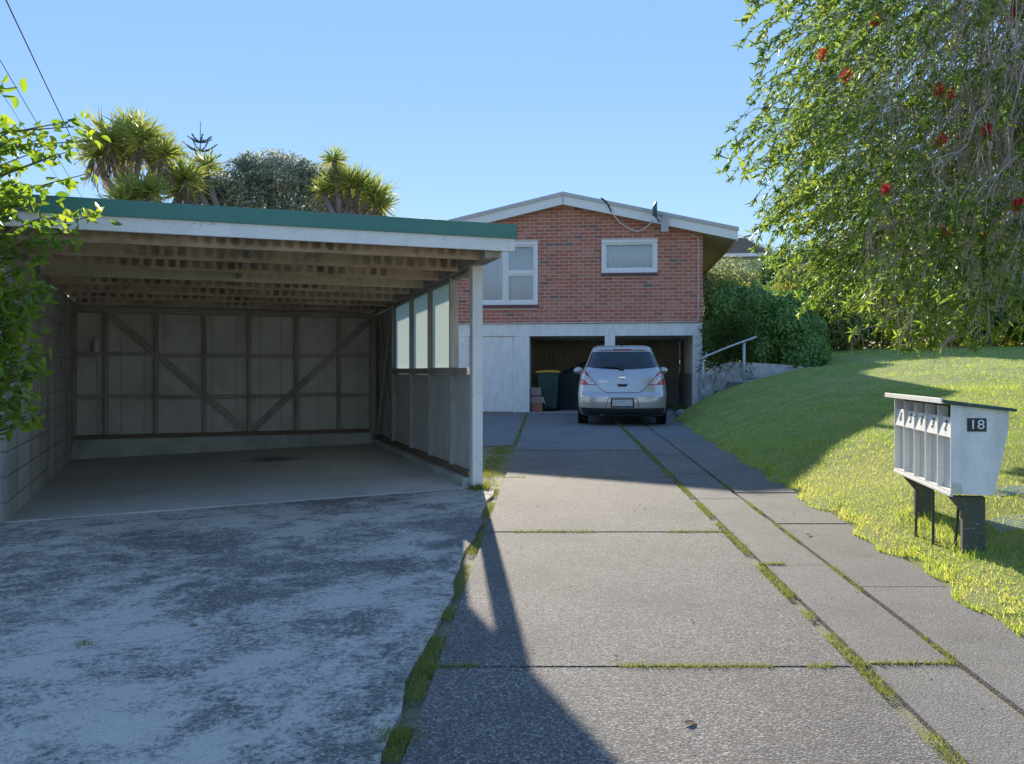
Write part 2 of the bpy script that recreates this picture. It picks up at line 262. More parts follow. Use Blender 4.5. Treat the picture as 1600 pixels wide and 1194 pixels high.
# ------------------------------------------------------------------ mesh helpers
def link(name, me, mat, parent=None, smooth=False, bevel=0):
    o = bpy.data.objects.new(name, me); COL.objects.link(o)
    if mat is not None and not me.materials: me.materials.append(mat)
    if parent is not None: o.parent = parent
    if smooth: me.polygons.foreach_set('use_smooth', [True]*len(me.polygons))
    if bevel:
        b = o.modifiers.new('bevel', 'BEVEL'); b.width = bevel; b.segments = 2; b.limit_method = 'ANGLE'
    return o
class MB:
    def __init__(s): s.v = []; s.f = []; s.mi = []; s.cur = 0
    def add(s, vs, fs):
        n = len(s.v); s.v += [tuple(p) for p in vs]; s.f += [tuple(i+n for i in f) for f in fs]; s.mi += [s.cur]*len(fs); return s
    def hexa(s, p):   # 8 points: bottom ring 0-3, top ring 4-7
        return s.add(p, [(3, 2, 1, 0), (4, 5, 6, 7), (0, 1, 5, 4), (1, 2, 6, 5), (2, 3, 7, 6), (3, 0, 4, 7)])
    def box(s, x0, x1, y0, y1, z0, z1, fn=None):
        p = [(x0, y0, z0), (x1, y0, z0), (x1, y1, z0), (x0, y1, z0), (x0, y0, z1), (x1, y0, z1), (x1, y1, z1), (x0, y1, z1)]
        return s.hexa([fn(*q) for q in p] if fn else p)
    def bar(s, p, q, wd, th, up=(0, 1, 0)):  # rectangular bar; th along 'up', wd perpendicular
        p, q = Vector(p), Vector(q); d = (q-p).normalized(); u = Vector(up); sd_ = d.cross(u).normalized()*wd/2; u2 = u.normalized()*th/2
        return s.hexa([p-sd_-u2, p+sd_-u2, p+sd_+u2, p-sd_+u2, q-sd_-u2, q+sd_-u2, q+sd_+u2, q-sd_+u2])
    def tube(s, pts, rad, n=8, cap=True):
        pts = [Vector(p) for p in pts]; m = len(pts)
        if not hasattr(rad, '__len__'): rad = [rad]*m
        base = len(s.v); ref = None
        for i, p in enumerate(pts):
            d = (pts[min(i+1, m-1)]-pts[max(i-1, 0)]).normalized()
            if ref is None: ref = d.orthogonal().normalized()
            ref = (ref-d*ref.dot(d)).normalized(); b = d.cross(ref)
            for j in range(n):
                a = 2*math.pi*j/n; s.v.append(tuple(p+(ref*math.cos(a)+b*math.sin(a))*rad[i]))
        for i in range(m-1):
            for j in range(n):
                a = base+i*n+j; b2 = base+i*n+(j+1) % n; s.f.append((a, b2, b2+n, a+n)); s.mi.append(s.cur)
        if cap:
            s.f.append(tuple(base+j for j in range(n))[::-1]); s.f.append(tuple(base+(m-1)*n+j for j in range(n))); s.mi += [s.cur]*2
        return s
    def lathe(s, prof, c=(0, 0, 0), n=20):
        base = len(s.v)
        for r, z in prof:
            for j in range(n):
                a = 2*math.pi*j/n; s.v.append((c[0]+r*math.cos(a), c[1]+r*math.sin(a), c[2]+z))
        for i in range(len(prof)-1):
            for j in range(n):
                a = base+i*n+j; b = base+i*n+(j+1) % n; s.f.append((a, b, b+n, a+n)); s.mi.append(s.cur)
        s.f.append(tuple(base+j for j in range(n))[::-1]); s.f.append(tuple(base+(len(prof)-1)*n+j for j in range(n))); s.mi += [s.cur]*2
        return s
    def prism(s, poly, fn, d0, d1):  # poly of (a,b); fn(a,b,d)
        n = len(poly); v = [fn(a, b, d0) for a, b in poly]+[fn(a, b, d1) for a, b in poly]
        f = [tuple(range(n)), tuple(range(2*n-1, n-1, -1))]+[(i, i+n, (i+1) % n+n, (i+1) % n) for i in range(n)]
        return s.add(v, f)
    def grid(s, P):   # P[i][j] points
        n, m = len(P), len(P[0]); base = len(s.v)
        for r_ in P: s.v += [tuple(q) for q in r_]
        for i in range(n-1):
            for j in range(m-1):
                a = base+i*m+j; s.f.append((a, a+1, a+m+1, a+m)); s.mi.append(s.cur)
        return s
    def mesh(s, name):
        me = bpy.data.meshes.new(name); me.from_pydata(s.v, [], s.f)
        bm = bmesh.new(); bm.from_mesh(me); bmesh.ops.recalc_face_normals(bm, faces=bm.faces); bm.to_mesh(me); bm.free()
        if any(s.mi): me.polygons.foreach_set('material_index', s.mi)
        me.update(); return me
    def build(s, name, mat, parent=None, smooth=False, bevel=0): return link(name, s.mesh(name), mat, parent, smooth, bevel)
def tag(o, label=None, cat=None, group=None, kind=None):
    if label: o['label'] = label
    if cat: o['category'] = cat
    if group: o['group'] = group
    if kind: o['kind'] = kind
    return o
def thing(name, label, cat, loc=(0, 0, 0), rz=0, group=None):
    o = bpy.data.objects.new(name, None); COL.objects.link(o); o.location = loc; o.rotation_euler = (0, 0, rz); o.empty_display_size = .1
    return tag(o, label, cat, group)
TM = {'diamond': (np.array([(0, 0, 0), (.5, .45, .10), (0, 1, -.12), (-.5, .45, .10)]), [(0, 1, 2), (0, 2, 3)]),
      'ovate': (np.array([(0, 0, 0), (.36, .2, .10), (.5, .45, .12), (.3, .78, .02), (0, 1, -.16), (-.3, .78, .02), (-.5, .45, .12), (-.36, .2, .10)]), [(0, 1, 2, 3, 4), (0, 4, 5, 6, 7)]),
      'blade': (np.array([(-.5, 0, 0), (.5, 0, 0), (0, 1, .12)]), [(0, 1, 2)]),
      'strap': (np.array([(-.35, 0, 0), (.35, 0, 0), (.5, .45, .03), (-.5, .45, .03), (0, 1, -.16)]), [(0, 1, 2, 3), (3, 2, 4, 4)]),
      'needle': (np.array([(0, 0, 0), (.5, .5, 0), (0, 1, 0), (-.5, .5, 0)]), [(0, 1, 2, 3)])}
def unit(a): return a/np.maximum(np.linalg.norm(a, axis=1, keepdims=True), 1e-9)
def raw_mesh(name, V, F, tint=None):
    me = bpy.data.meshes.new(name); k_ = F.shape[1]
    me.vertices.add(len(V)); me.vertices.foreach_set('co', np.ascontiguousarray(V, dtype=np.float32).ravel())
    me.loops.add(F.size); me.loops.foreach_set('vertex_index', np.ascontiguousarray(F, dtype=np.int32).ravel())
    me.polygons.add(len(F)); me.polygons.foreach_set('loop_start', np.arange(0, F.size, k_, dtype=np.int32))
    me.update(calc_edges=True)
    if tint is not None:
        a = me.attributes.new('tint', 'FLOAT', 'FACE'); a.data.foreach_set('value', np.ascontiguousarray(tint, dtype=np.float32))
    return me
def leaves(name, P, D, L, wr, mat, parent=None, tm='diamond', tint=None, up=None):
    P = np.asarray(P, float); D = unit(np.asarray(D, float)); N = len(P); L = np.broadcast_to(L, (N,)).astype(float)
    rnd = rng.normal(size=(N, 3)) if up is None else np.asarray(up)+rng.normal(size=(N, 3))*.35
    S = unit(np.cross(D, rnd)); U = np.cross(S, D)
    if tm == 'strap':
        T, fs = TM[tm]; fs = [(0, 1, 2), (0, 2, 3), (3, 2, 4)]
    else: T, fs = TM[tm]
    V = P[:, None]+(T[None, :, 0:1]*wr*S[:, None]+T[None, :, 1:2]*D[:, None]+T[None, :, 2:3]*U[:, None])*L[:, None, None]
    F = (np.arange(N)[:, None, None]*len(T)+np.array(fs)[None]).reshape(-1, len(fs[0]))
    t = rng.random(N) if tint is None else np.clip(tint, 0, 1)
    return link(name, raw_mesh(name, V.reshape(-1, 3), F, np.repeat(t, len(fs))), mat, parent)
def text(name, body, size, mat, parent, mtx, extr=.0015):
    cu = bpy.data.curves.new('txt', 'FONT'); cu.body = body; cu.size = size; cu.extrude = extr; cu.align_x = 'CENTER'; cu.align_y = 'CENTER'
    t = bpy.data.objects.new('txt', cu); COL.objects.link(t); dg = bpy.context.evaluated_depsgraph_get()
    me = bpy.data.meshes.new_from_object(t.evaluated_get(dg)); bpy.data.objects.remove(t); bpy.data.curves.remove(cu)
    me.materials.clear(); me.transform(mtx); return link(name, me, mat, parent)

# ------------------------------------------------------------------ terrain
def lerp(a, b, t): return a+(b-a)*t
def x_left(y): return -.45+.039*y          # left edge of the driveway
def x_mid(y): return 1.16+.0525*y
def x_out(y): return 1.52+.061*y
def x_lawn(y): return 1.87+.083*y
def drive_z(y): return .03+.0085*min(max(y, -20), 18.5)
def G(x, y): return drive_z(y)-.024*min(max(0., x_left(y)-x), 6.)
def step_profile(x): return .2+.2*max(0, math.floor((x-4.12)/.3)+1) if x < 5.3 else lerp(.95, 1.24, min(1, (x-5.3)/1.9))
def lawn_z(x, y):
    d = max(0., x-x_lawn(y)); A = min(.35+.054*max(y, 0), 1.75)
    z = drive_z(y)+A*(1-math.exp(-d/2.0))+.012*math.sin(x*3.1+y*1.7)*min(1, d*2)+.01*math.sin(x*1.3-y*2.3)*min(1, d*2)
    if y > 19.2 and x < 4.85+.113*(y-21.2): return min(z, drive_z(y)-.12)
    if 19.2 < y < 22.5 and x < 7.4: z = min(z, step_profile(x)-.16)
    return z
g = MB(); xs = [-250, -120, -60, -30, -18, -12, -9]+[-8+i*.8 for i in range(26)]+[14, 18, 26, 40, 80, 150, 250]; ys = [-60, -20, -5]+[i*.8 for i in range(34)]+[30, 36, 45, 60, 90, 150, 300]
g.grid([[(x, y, G(x, y)-.014) for x in xs] for y in ys]); tag(g.build('ground', M['soil'], smooth=True), kind='structure')
m = MB(); m.grid([[(x, y, -.005) for x in (-200, -40, -10, 0, 10, 40, 200)] for y in (-14, -7, -.9)]); tag(m.build('bounce_ground', paint('pale_bounce', (.60, .56, .5), (.5, .47, .42), .5, .9, 3)), kind='structure')  # unseen pale sheet added behind the camera to bounce sunlight into the shade
g = MB(); ds = [0, .06, .15, .3, .45, .6, .8, 1, 1.25, 1.5, 1.8, 2.1, 2.5, 3, 3.5, 4, 4.6, 5.3, 6, 7, 8, 9.5, 11, 13, 16, 20, 28, 40, 60]
lys = [-2, -1, 0]+[.5+i*.25 for i in range(110)]+[30, 34, 40, 50, 70]
P = []
for y in lys:
    row = [(x_lawn(y)-.02, y, drive_z(y)-.08)]
    for d in ds: row.append((x_lawn(y)+d+(.05*math.sin(y*4.1)+.035*math.sin(y*11.3) if d < .1 else 0), y, lawn_z(x_lawn(y)+d, y)+(.012 if d > 0 else .004)))
    P.append(row)
g.grid(P); tag(g.build('lawn', M['lawn'], smooth=True), kind='structure')

def slab_mesh(e0, e1, y0, y1, th=.07, lift=.012, nx=6, ny=8):
    P = [[None]*(nx+1) for _ in range(ny+1)]
    for j in range(ny+1):
        y = lerp(y0, y1, j/ny); a, b = e0(y), e1(y)
        for i in range(nx+1):
            x = lerp(a, b, i/nx); P[j][i] = Vector((x, y, G(x, y)+lift))
    m = MB(); m.grid(P)
    ring = [P[0][i] for i in range(nx+1)]+[P[j][nx] for j in range(1, ny+1)]+[P[ny][i] for i in range(nx-1, -1, -1)]+[P[j][0] for j in range(ny-1, 0, -1)]
    n = len(ring); v = ring+[p-Vector((0, 0, th)) for p in ring]; m.add(v, [(i, (i+1) % n, (i+1) % n+n, i+n) for i in range(n)])
    return m
drive = thing('driveway', None, None); del_keys = [drive.__delitem__(q) for q in ('label', 'category') if q in drive]; drive['kind'] = 'structure'
jw = .011
main_j = [.3, 3.38, 6.08, 8.98, 11.8, 14.7, 17.6, 21.2]
for a, b in zip(main_j, main_j[1:]):
    s_ = slab_mesh(lambda y: x_left(y)+.03, lambda y: x_mid(y)-.035, a+jw, b-jw, lift=.012+random.uniform(-.003, .003)).build('slab', M['drive'] if a < 11 else M['asphalt'], drive)
    s_['label'] = 'exposed aggregate driveway slab'
mj = [.3, 1.6, 3.42, 5.1, 7.6, 9.3, 11.2, 13.5, 16, 18.5, 21.2]
for a, b in zip(mj, mj[1:]): slab_mesh(lambda y: x_mid(y)+.035, lambda y: x_out(y)-.02, a+.008, b-.008, nx=3, lift=.01+random.uniform(-.004, .004)).build('slab', M['strip'] if a < 13 else M['asphalt'], drive)
oj = [.3, 2.2, 4.6, 6.4, 7.15, 7.95, 9.6, 11.6, 14.2, 17]
for a, b in zip(oj, oj[1:]): slab_mesh(lambda y: x_out(y)+.015, lambda y: x_lawn(y)+.03, a+.008, b-.008, nx=3, lift=.008+random.uniform(-.004, .004)).build('slab', M['strip'] if a < 13 else M['asphalt'], drive)
slab_mesh(lambda y: x_out(y)+.015, lambda y: 4.4, 17.02, 21.2, nx=4, lift=.006).build('slab', M['asphalt'], drive)
slab_mesh(lambda y: -3.2, lambda y: x_left(y)-.02, 12.6, 21.7, nx=6, lift=.006).build('slab', M['asphalt'], drive)

# apron in front of the carport, in two pours
A0 = Vector((-3.97, 6.93, 0)); E1 = Vector((math.cos(R(20.5)), math.sin(R(20.5)), 0)); E2 = Vector((-math.sin(R(20.5)), math.cos(R(20.5)), 0))
def front_y(x): return A0.y+(x-A0.x)*math.tan(R(20.5))-.02
def crack_y(x): return 4.45+(x+.32)*.5+.03*math.sin(x*5)+.015*math.sin(x*13)
def pour(lo, hi, name):
    nx, ny = 24, 14; P = []
    for j in range(ny+1):
        row = []
        for i in range(nx+1):
            f = i/nx; x = -4.4+f*4.2
            for _ in range(4):
                y = lerp(lo(x), hi(x), j/ny); x = lerp(-4.45, x_left(y)-.04+.018*math.sin(y*3.3)+.012*math.sin(y*9), f)
            row.append(Vector((x, y, G(x, y)+.012)))
        P.append(row)
    m = MB(); m.grid(P); ring = P[0]+[r_[-1] for r_ in P[1:]]+P[-1][-2::-1]+[r_[0] for r_ in P[-2:0:-1]]; n = len(ring)
    m.add(ring+[p-Vector((0, 0, .07)) for p in ring], [(i, (i+1) % n, (i+1) % n+n, i+n) for i in range(n)])
    return m.build('slab', M['apron'], apron)
apron = bpy.data.objects.new('concrete_apron', None); COL.objects.link(apron); apron['kind'] = 'structure'
pour(lambda x: .3, lambda x: crack_y(x)-.006, 'a'); pour(lambda x: crack_y(x)+.006, lambda x: front_y(x), 'b')
def cw(a, b, z=0): return A0+E1*a+E2*b+Vector((0, 0, z))
P = [[None]*13 for _ in range(15)]
for j in range(15):
    for i in range(13):
        b = -.0+j/14*5.5; q = cw(lerp(-.02-.018*b, 3.95+.04*b, i/12), b); P[j][i] = (q.x, q.y, G(q.x, q.y)+.02)
m = MB(); m.grid(P); m.grid([P[0], [(p[0], p[1], p[2]-.08) for p in P[0]]]); tag(m.build('carport_floor', M['slab']), kind='structure')

# ------------------------------------------------------------------ concrete block wall
bw = thing('block_wall', 'grey concrete block wall with dark vertical streaks along the carport side', 'wall', A0, R(21.5))
MB().box(-.175, -.012, .012, 5.5, -.1, 2.16, None).build('mortar_core', M['mortar'], bw)
blk = [MB().box(0, .19, 0, .388, 0, .188).mesh('block'), MB().box(0, .19, 0, .190, 0, .188).mesh('block')]
for me in blk: me.materials.append(M['block'])
for r_ in range(11):
    y = 0.0; first = r_ % 2
    while y < 5.45:
        half = (y == 0 and first) or (y+.39 > 5.52)
        o = bpy.data.objects.new('block', blk[1 if half else 0]); COL.objects.link(o); o.parent = bw
        o.location = (-.19+random.uniform(-.002, .002), y, -.03+r_*.2); y += .2 if half else .4
# ------------------------------------------------------------------ carport
cp = thing('carport', 'open fronted timber carport with green edged flat roof and stained rafters', 'carport', A0, R(20.5))
def zb(b): return 2.185-.0186*b
def G_l(a, b): q = cw(a, b); return G(q.x, q.y)
roof = None
cs = []; na = 62*6
for j, b in enumerate([-.62, 1, 2.5, 4, 5.75]):
    row = []
    for i in range(na+1):
        a = lerp(-.35, 4.05+.04*max(b, 0), i/na); row.append((a, b, zb(b)+.165+.008*math.sin(2*math.pi*i/6)))
    cs.append(row)
m = MB(); m.grid(cs); roof = m.build('roof', M['roof_under'], cp, smooth=True); sm = roof.modifiers.new('thick', 'SOLIDIFY'); sm.thickness = .004; sm.offset = 1
m = MB(); m.box(-.40, 4.03, -.63, -.60, 2.25, 2.372); m.build('fascia_board', M['white'], cp, bevel=.003)
m = MB(); m.box(-.42, 4.045, -.646, -.632, 2.366, 2.486); m.box(-.42, 4.045, -.632, -.42, 2.474, 2.486); m.box(-.42, 4.045, -.652, -.632, 2.360, 2.372); m.build('flashing', M['green'], cp, bevel=.003)
for a in (1.1, 2.85): MB().box(a, a+.05, -.6495, -.6455, 2.364, 2.487).build('flashing_joint', M['green'], cp)
m = MB(); m.hexa([(4.01, -.6, 2.30), (4.03, -.6, 2.30), (4.27, 5.75, 2.12), (4.25, 5.75, 2.12), (4.01, -.6, 2.47), (4.03, -.6, 2.47), (4.27, 5.75, 2.28), (4.25, 5.75, 2.28)]); m.build('side_barge', M['white'], cp)
for i, b in enumerate([-.4, .35, 1.15, 1.9, 2.67, 3.5, 4.3, 5.15]):
    m = MB().box(0, 3.84+.04*b, 0, .05, 0, .152); o = m.build('rafter', M['purlin_new'] if i == 3 else M['purlin'], cp, bevel=.003)
    o.location = (-.02, b, zb(b)+random.uniform(-.006, .006)); o.rotation_euler = (0, random.uniform(-.002, .002), 0)
for b0, b1 in ((-.34, .34), (.41, 1.14), (1.21, 1.89), (1.96, 2.66)):
    MB().box(1.83, 1.875, b0, b1, zb(b0)+.02, zb(b0)+.14).build('blocking', M['pale_timber'], cp, bevel=.003)
MB().box(-.1, -.01, -.55, 5.42, 0, .1, lambda a, b, z: (a-.018*b, b, z+zb(b)-.02)).build('wall_plate', M['grey_timber'], cp)
# right side wall
def RW(n, t, z): return (3.83+.04*t+n, t, z)
fz = lambda t: G_l(3.83, t)
MB().box(0, .10, -.05, .05, .06, 2.235, RW).build('post', M['white'], cp, bevel=.004)
MB().box(-.035, .04, -.57, 5.42, 0, .15, lambda n, t, z: RW(n, t, zb(t)-.008+z)).build('beam', M['grey_rail'], cp, bevel=.004)
MB().box(.041, .11, -.57, -.055, 0, .15, lambda n, t, z: RW(n, t, zb(t)-.0+z)).build('beam_end', M['pale_timber'], cp, bevel=.004)
MB().box(-.07, .12, .056, 5.40, 0, .13, lambda n, t, z: RW(n, t, fz(t)-.03+z)).build('kerb', M['upstand'], cp, bevel=.008)
kz = lambda t: fz(t)+.10
st = [.09, .765, 1.76, 2.78, 3.99, 5.38]
for t0, t1 in zip(st, st[1:]):
    MB().box(-.01, .08, t0+.005, t1-.005, .002, .055, lambda n, t, z: RW(n+random.uniform(-.004, .004), t, kz(t)+z+random.uniform(-.003, .003))).build('bottom_plate', M['brown_plate'], cp, bevel=.004)
for t in st[1:-1]:
    MB().box(-.015, .075, t-.024, t+.024, 0, 1, lambda n, tt, z: RW(n, tt, lerp(kz(tt)+.057, zb(tt)-.012, z))).build('stud', M['stud_white'], cp, bevel=.004)
for i, (t0, t1) in enumerate(zip(st[:4], st[1:5])):
    MB().box(-.012, .07, t0+.026, t1-.026, 1.165, 1.235, RW).build('sill_rail', M['grey_rail'], cp, bevel=.004)
    MB().box(.045, .055, t0+.026, t1-.026, 0, 1, lambda n, t, z: RW(n, t, lerp(kz(t)+.057, 1.163, z))).build('wall_panel', M['panel'], cp)
    MB().box(-.0, .06, t0+.026, t1-.026, 0, .035, lambda n, t, z: RW(n, t, zb(t)-.048+z)).build('head_trim', M['pale_timber'], cp)
    if i > 0:
        MB().box(.03, .036, t0+.05, t1-.05, 0, 1, lambda n, t, z: RW(n, t, lerp(1.237, zb(t)-.05, z))).build('window_pane', M['frost'], cp)['label'] = 'frosted window pane'
        for e0, e1 in ((t0+.025, t0+.05), (t1-.05, t1-.025)):
            MB().box(.015, .05, e0, e1, 0, 1, lambda n, t, z: RW(n, t, lerp(1.237, zb(t)-.05, z))).build('glazing_bead', M['pale_timber'], cp)
MB().box(.056, .066, 3.9, 5.60, 0, 1, lambda n, t, z: RW(n, t, lerp(kz(t)+.057, zb(t)-.012, z))).build('wall_panel', M['panel'], cp)
MB().bar(RW(.02, 5.2, 2.0), RW(.02, 4.12, .22), .07, .03, (1, 0, 0)).build('brace', M['grey_timber'], cp)
MB().bar(RW(.0, 4.15, 2.02), RW(.0, 5.25, .25), .07, .03, (1, 0, 0)).build('brace', M['stud_white'], cp)
# back wall
MB().box(-.12, 4.06, 5.36, 5.56, -.1, .272).build('upstand', M['upstand'], cp, bevel=.012)
MB().box(-.10, 4.04, 5.40, 5.50, .273, .325).build('bottom_plate', M['brown_plate'], cp, bevel=.004)
MB().box(-.10, 4.04, 5.40, 5.50, 2.0, 2.075).build('top_plate', M['grey_rail'], cp, bevel=.004)
sa = [-.075, .32, .96, 1.6, 2.21, 2.87, 3.50, 4.015]
for a in sa: MB().box(a-.023, a+.023, 5.405, 5.495, .326, 1.999).build('stud', M['grey_timber'], cp, bevel=.003)
for a0, a1 in zip(sa, sa[1:]):
    for z in (1.43, .845):
        dz = random.uniform(-.012, .012); MB().box(a0+.024, a1-.024, 5.42, 5.492, z-.026+dz, z+.026+dz).build('nogging', M['grey_rail'], cp, bevel=.003)
a = -.1
while a < 4.03:
    wd = min(random.choice([.27, .3, .3, .33]), 4.05-a)
    off = random.uniform(0, .004); MB().box(a+.003, a+wd-.003, 5.502+off, 5.514+off, .28, 2.07).build('board', M['sheet'], cp); a += wd
MB().bar((.36, 5.447, 1.99), (2.17, 5.447, .345), .085, .03).build('brace', M['grey_rail'], cp)
MB().bar((3.98, 5.447, 1.98), (2.26, 5.447, .345), .085, .03).build('brace', M['grey_rail'], cp)
MB().box(3.96, 4.04, 5.36, 5.43, .14, 2.0).build('corner_stud', M['grey_timber'], cp)
MB().box(-.2, 4.3, 5.56, 5.58, -.1, 2.2).build('outer_cladding', M['panel'], cp)
m = MB(); m.lathe([(.04, 0), (.045, .01), (.045, .13), (.038, .16), (.022, .18), (.022, .2)], (0, 0, 0), 16); j = m.build('glass_jar', M['plate'], None, True)
tag(j, 'small pale glass jar standing on a carport wall rail', 'jar'); q = cw(.2, 5.37, 1.462); j.location = q; 
m = MB(); m.box(.05, .29, 5.33, 5.42, 1.44, 1.459); m.build('shelf', M['grey_rail'], cp)
m = MB(); m.tube([(-.06, -.11, -.02), (-.06, -.11, 2.1), (-.06, -.2, 2.2), (-.06, -.4, 2.25)], .032, 12); dp = m.build('downpipe', M['pvc'], cp, True)

# ------------------------------------------------------------------ brick house
HO = Vector((1.875, 21.56, 0)); hs = thing('brick_house', 'red brick house with white window frames over a white walled double garage', 'house', HO, R(-6.5))
APX, PIT, ZT = -.62, .225, 5.27
def rake(u): return ZT-PIT*abs(u-APX)
UL, UR = -3.97, 2.731
WIN = [(-2.78, -1.246, 2.83, 4.378), (.311, 1.651, 3.585, 4.388)]
wall = MB(); F3 = lambda u, z, d: (u, d, z)
cuts = [UL, WIN[0][0], APX-.001, WIN[0][1], WIN[1][0], WIN[1][1], UR]; cuts = sorted(cuts)
for c0, c1 in zip(cuts, cuts[1:]):
    mid = (c0+c1)/2; segs = [(2.37, None)]
    for (a0, a1, z0, z1) in WIN:
        if a0 < mid < a1: segs = [(2.37, z0), (z1, None)]
    for z0, z1 in segs:
        wall.prism([(c0, z0), (c1, z0), (c1, z1 or rake(c1)), (c0, z1 or rake(c0))], F3, .0045, .24)
bwall = wall.build('brick_wall', M['brick_mortar'], hs)
full = [MB().box(.007, .233, 0, .05, .007, .079).mesh('brick') for _ in BM]
for me, mt in zip(full, BM): me.materials.append(mt)
stuff = MB(); singles = []
def bmat():
    return random.choices(range(5), [40, 22, 24, 11, 3])[0]
for r_ in range(36):
    z0 = 2.37+r_*.086; u = UL-(.12 if r_ % 2 else 0)
    while u < UR-.01:
        a0, a1 = max(u+.007, UL), min(u+.233, UR); u += .24
        if a1-a0 < .03: continue
        z1 = z0+.079; zs = z0+.007
        parts = [(a0, a1)]
        for (w0, w1, v0, v1) in WIN:
            if zs < v1-.02 and z1 > v0-.09:
                np_ = []
                for p0, p1 in parts:
                    if p1 <= w0 or p0 >= w1: np_.append((p0, p1)); continue
                    if p0 < w0-.02: np_.append((p0, w0-.004))
                    if p1 > w1+.02: np_.append((w1+.004, p1))
                parts = np_
        for p0, p1 in parts:
            zl, zr = min(z1, rake(p0)-.01), min(z1, rake(p1)-.01)
            if zl < zs+.01 or zr < zs+.01: 
                if max(zl, zr) < zs+.02: continue
                zl, zr = max(zl, zs+.004), max(zr, zs+.004)
            k_ = bmat(); fullb = (p1-p0 > .2245 and zl > z1-.001 and zr > z1-.001)
            if fullb and len(singles) < 300 and p0 > -1.3: singles.append((p0-.007, z0, k_))
            else:
                stuff.cur = k_; stuff.hexa([(p0, 0, zs), (p1, 0, zs), (p1, .05, zs), (p0, .05, zs), (p0, 0, zl), (p1, 0, zr), (p1, .05, zr), (p0, .05, zl)])
for u, z, k_ in singles:
    o = bpy.data.objects.new('brick', full[k_]); COL.objects.link(o); o.parent = bwall; o.location = (u, random.uniform(-.0015, .0015), z)
me = stuff.mesh('bricks')
for mt in BM: me.materials.append(mt)
o = link('bricks', me, None, bwall); o['kind'] = 'stuff'
MB().box(UL, UR, .05, .24, 0, 2.06).box  # (no-op keeps helper signature visible)
for u, wv in ((UL, 0), (UR, 0)):
    s_ = 1 if u > 0 else -1
    MB().prism([(.24, 2.37), (9, 2.37), (9, rake(UR)), (.24, rake(UR))], lambda a, z, d: (u-s_*d, a, z), 0, .2).build('side_wall', BM[0], hs)
MB().prism([(UL, 0), (UR, 0), (UR, rake(UR)), (APX, ZT), (UL, rake(UL))], F3, 9.0, 9.2).build('rear_wall', BM[0], hs)
MB().box(UL+.2, UR-.2, .3, 9, 2.28, 2.36).build('upper_floor', M['ceiling'], hs)
# roof
OH = .28
def roof_side(s_):
    ue = APX+s_*4.14
    zt = lambda u: ZT+.24-PIT*abs(u-APX)
    MB().prism([(APX, zt(APX)), (ue, zt(ue)), (ue, zt(ue)-.05), (APX, zt(APX)-.05)], F3, -OH-.03, 9.5).build('roof', M['roofing'], hs)
    MB().prism([(APX+s_*.003, ZT+.185), (ue, ZT+.185-PIT*4.14), (ue, ZT-.035-PIT*4.14), (APX+s_*.003, ZT-.035)], F3, -OH, -OH+.03).build('barge_board', M['barge'], hs)
    MB().prism([(APX+s_*.004, ZT+.265), (ue+s_*.02, ZT+.265-PIT*4.14), (ue+s_*.02, ZT+.18-PIT*4.14), (APX+s_*.004, ZT+.18)], F3, -OH-.035, -OH+.02).build('roof_trim', M['trim'], hs)
    MB().prism([(APX, ZT+.02), (ue-s_*.02, ZT+.02-PIT*4.12), (ue-s_*.02, ZT+.0-PIT*4.12), (APX, ZT)], F3, -OH+.032, .0).build('verge_lining', M['cream'], hs)
    for y0, y1 in ((.02, 2.4), (2.42, 4.8), (4.82, 9.3)):
        MB().prism([(APX+s_*3.36, ZT+.02-PIT*3.36), (ue-s_*.02, ZT+.02-PIT*4.12), (ue-s_*.02, ZT+.0-PIT*4.12), (APX+s_*3.36, ZT-PIT*3.36)], F3, y0, y1).build('soffit', M['soffit'], hs)
    MB().box(min(ue-s_*.02, ue), max(ue-s_*.02, ue), -OH+.03, 9.4, ZT-.06-PIT*4.14, ZT+.2-PIT*4.14).build('eave_fascia', M['barge'], hs)
roof_side(1); roof_side(-1)
MB().box(APX-.012, APX+.012, -OH-.038, -OH-.001, ZT-.0, ZT+.27).build('ridge_cover', M['trim'], hs)
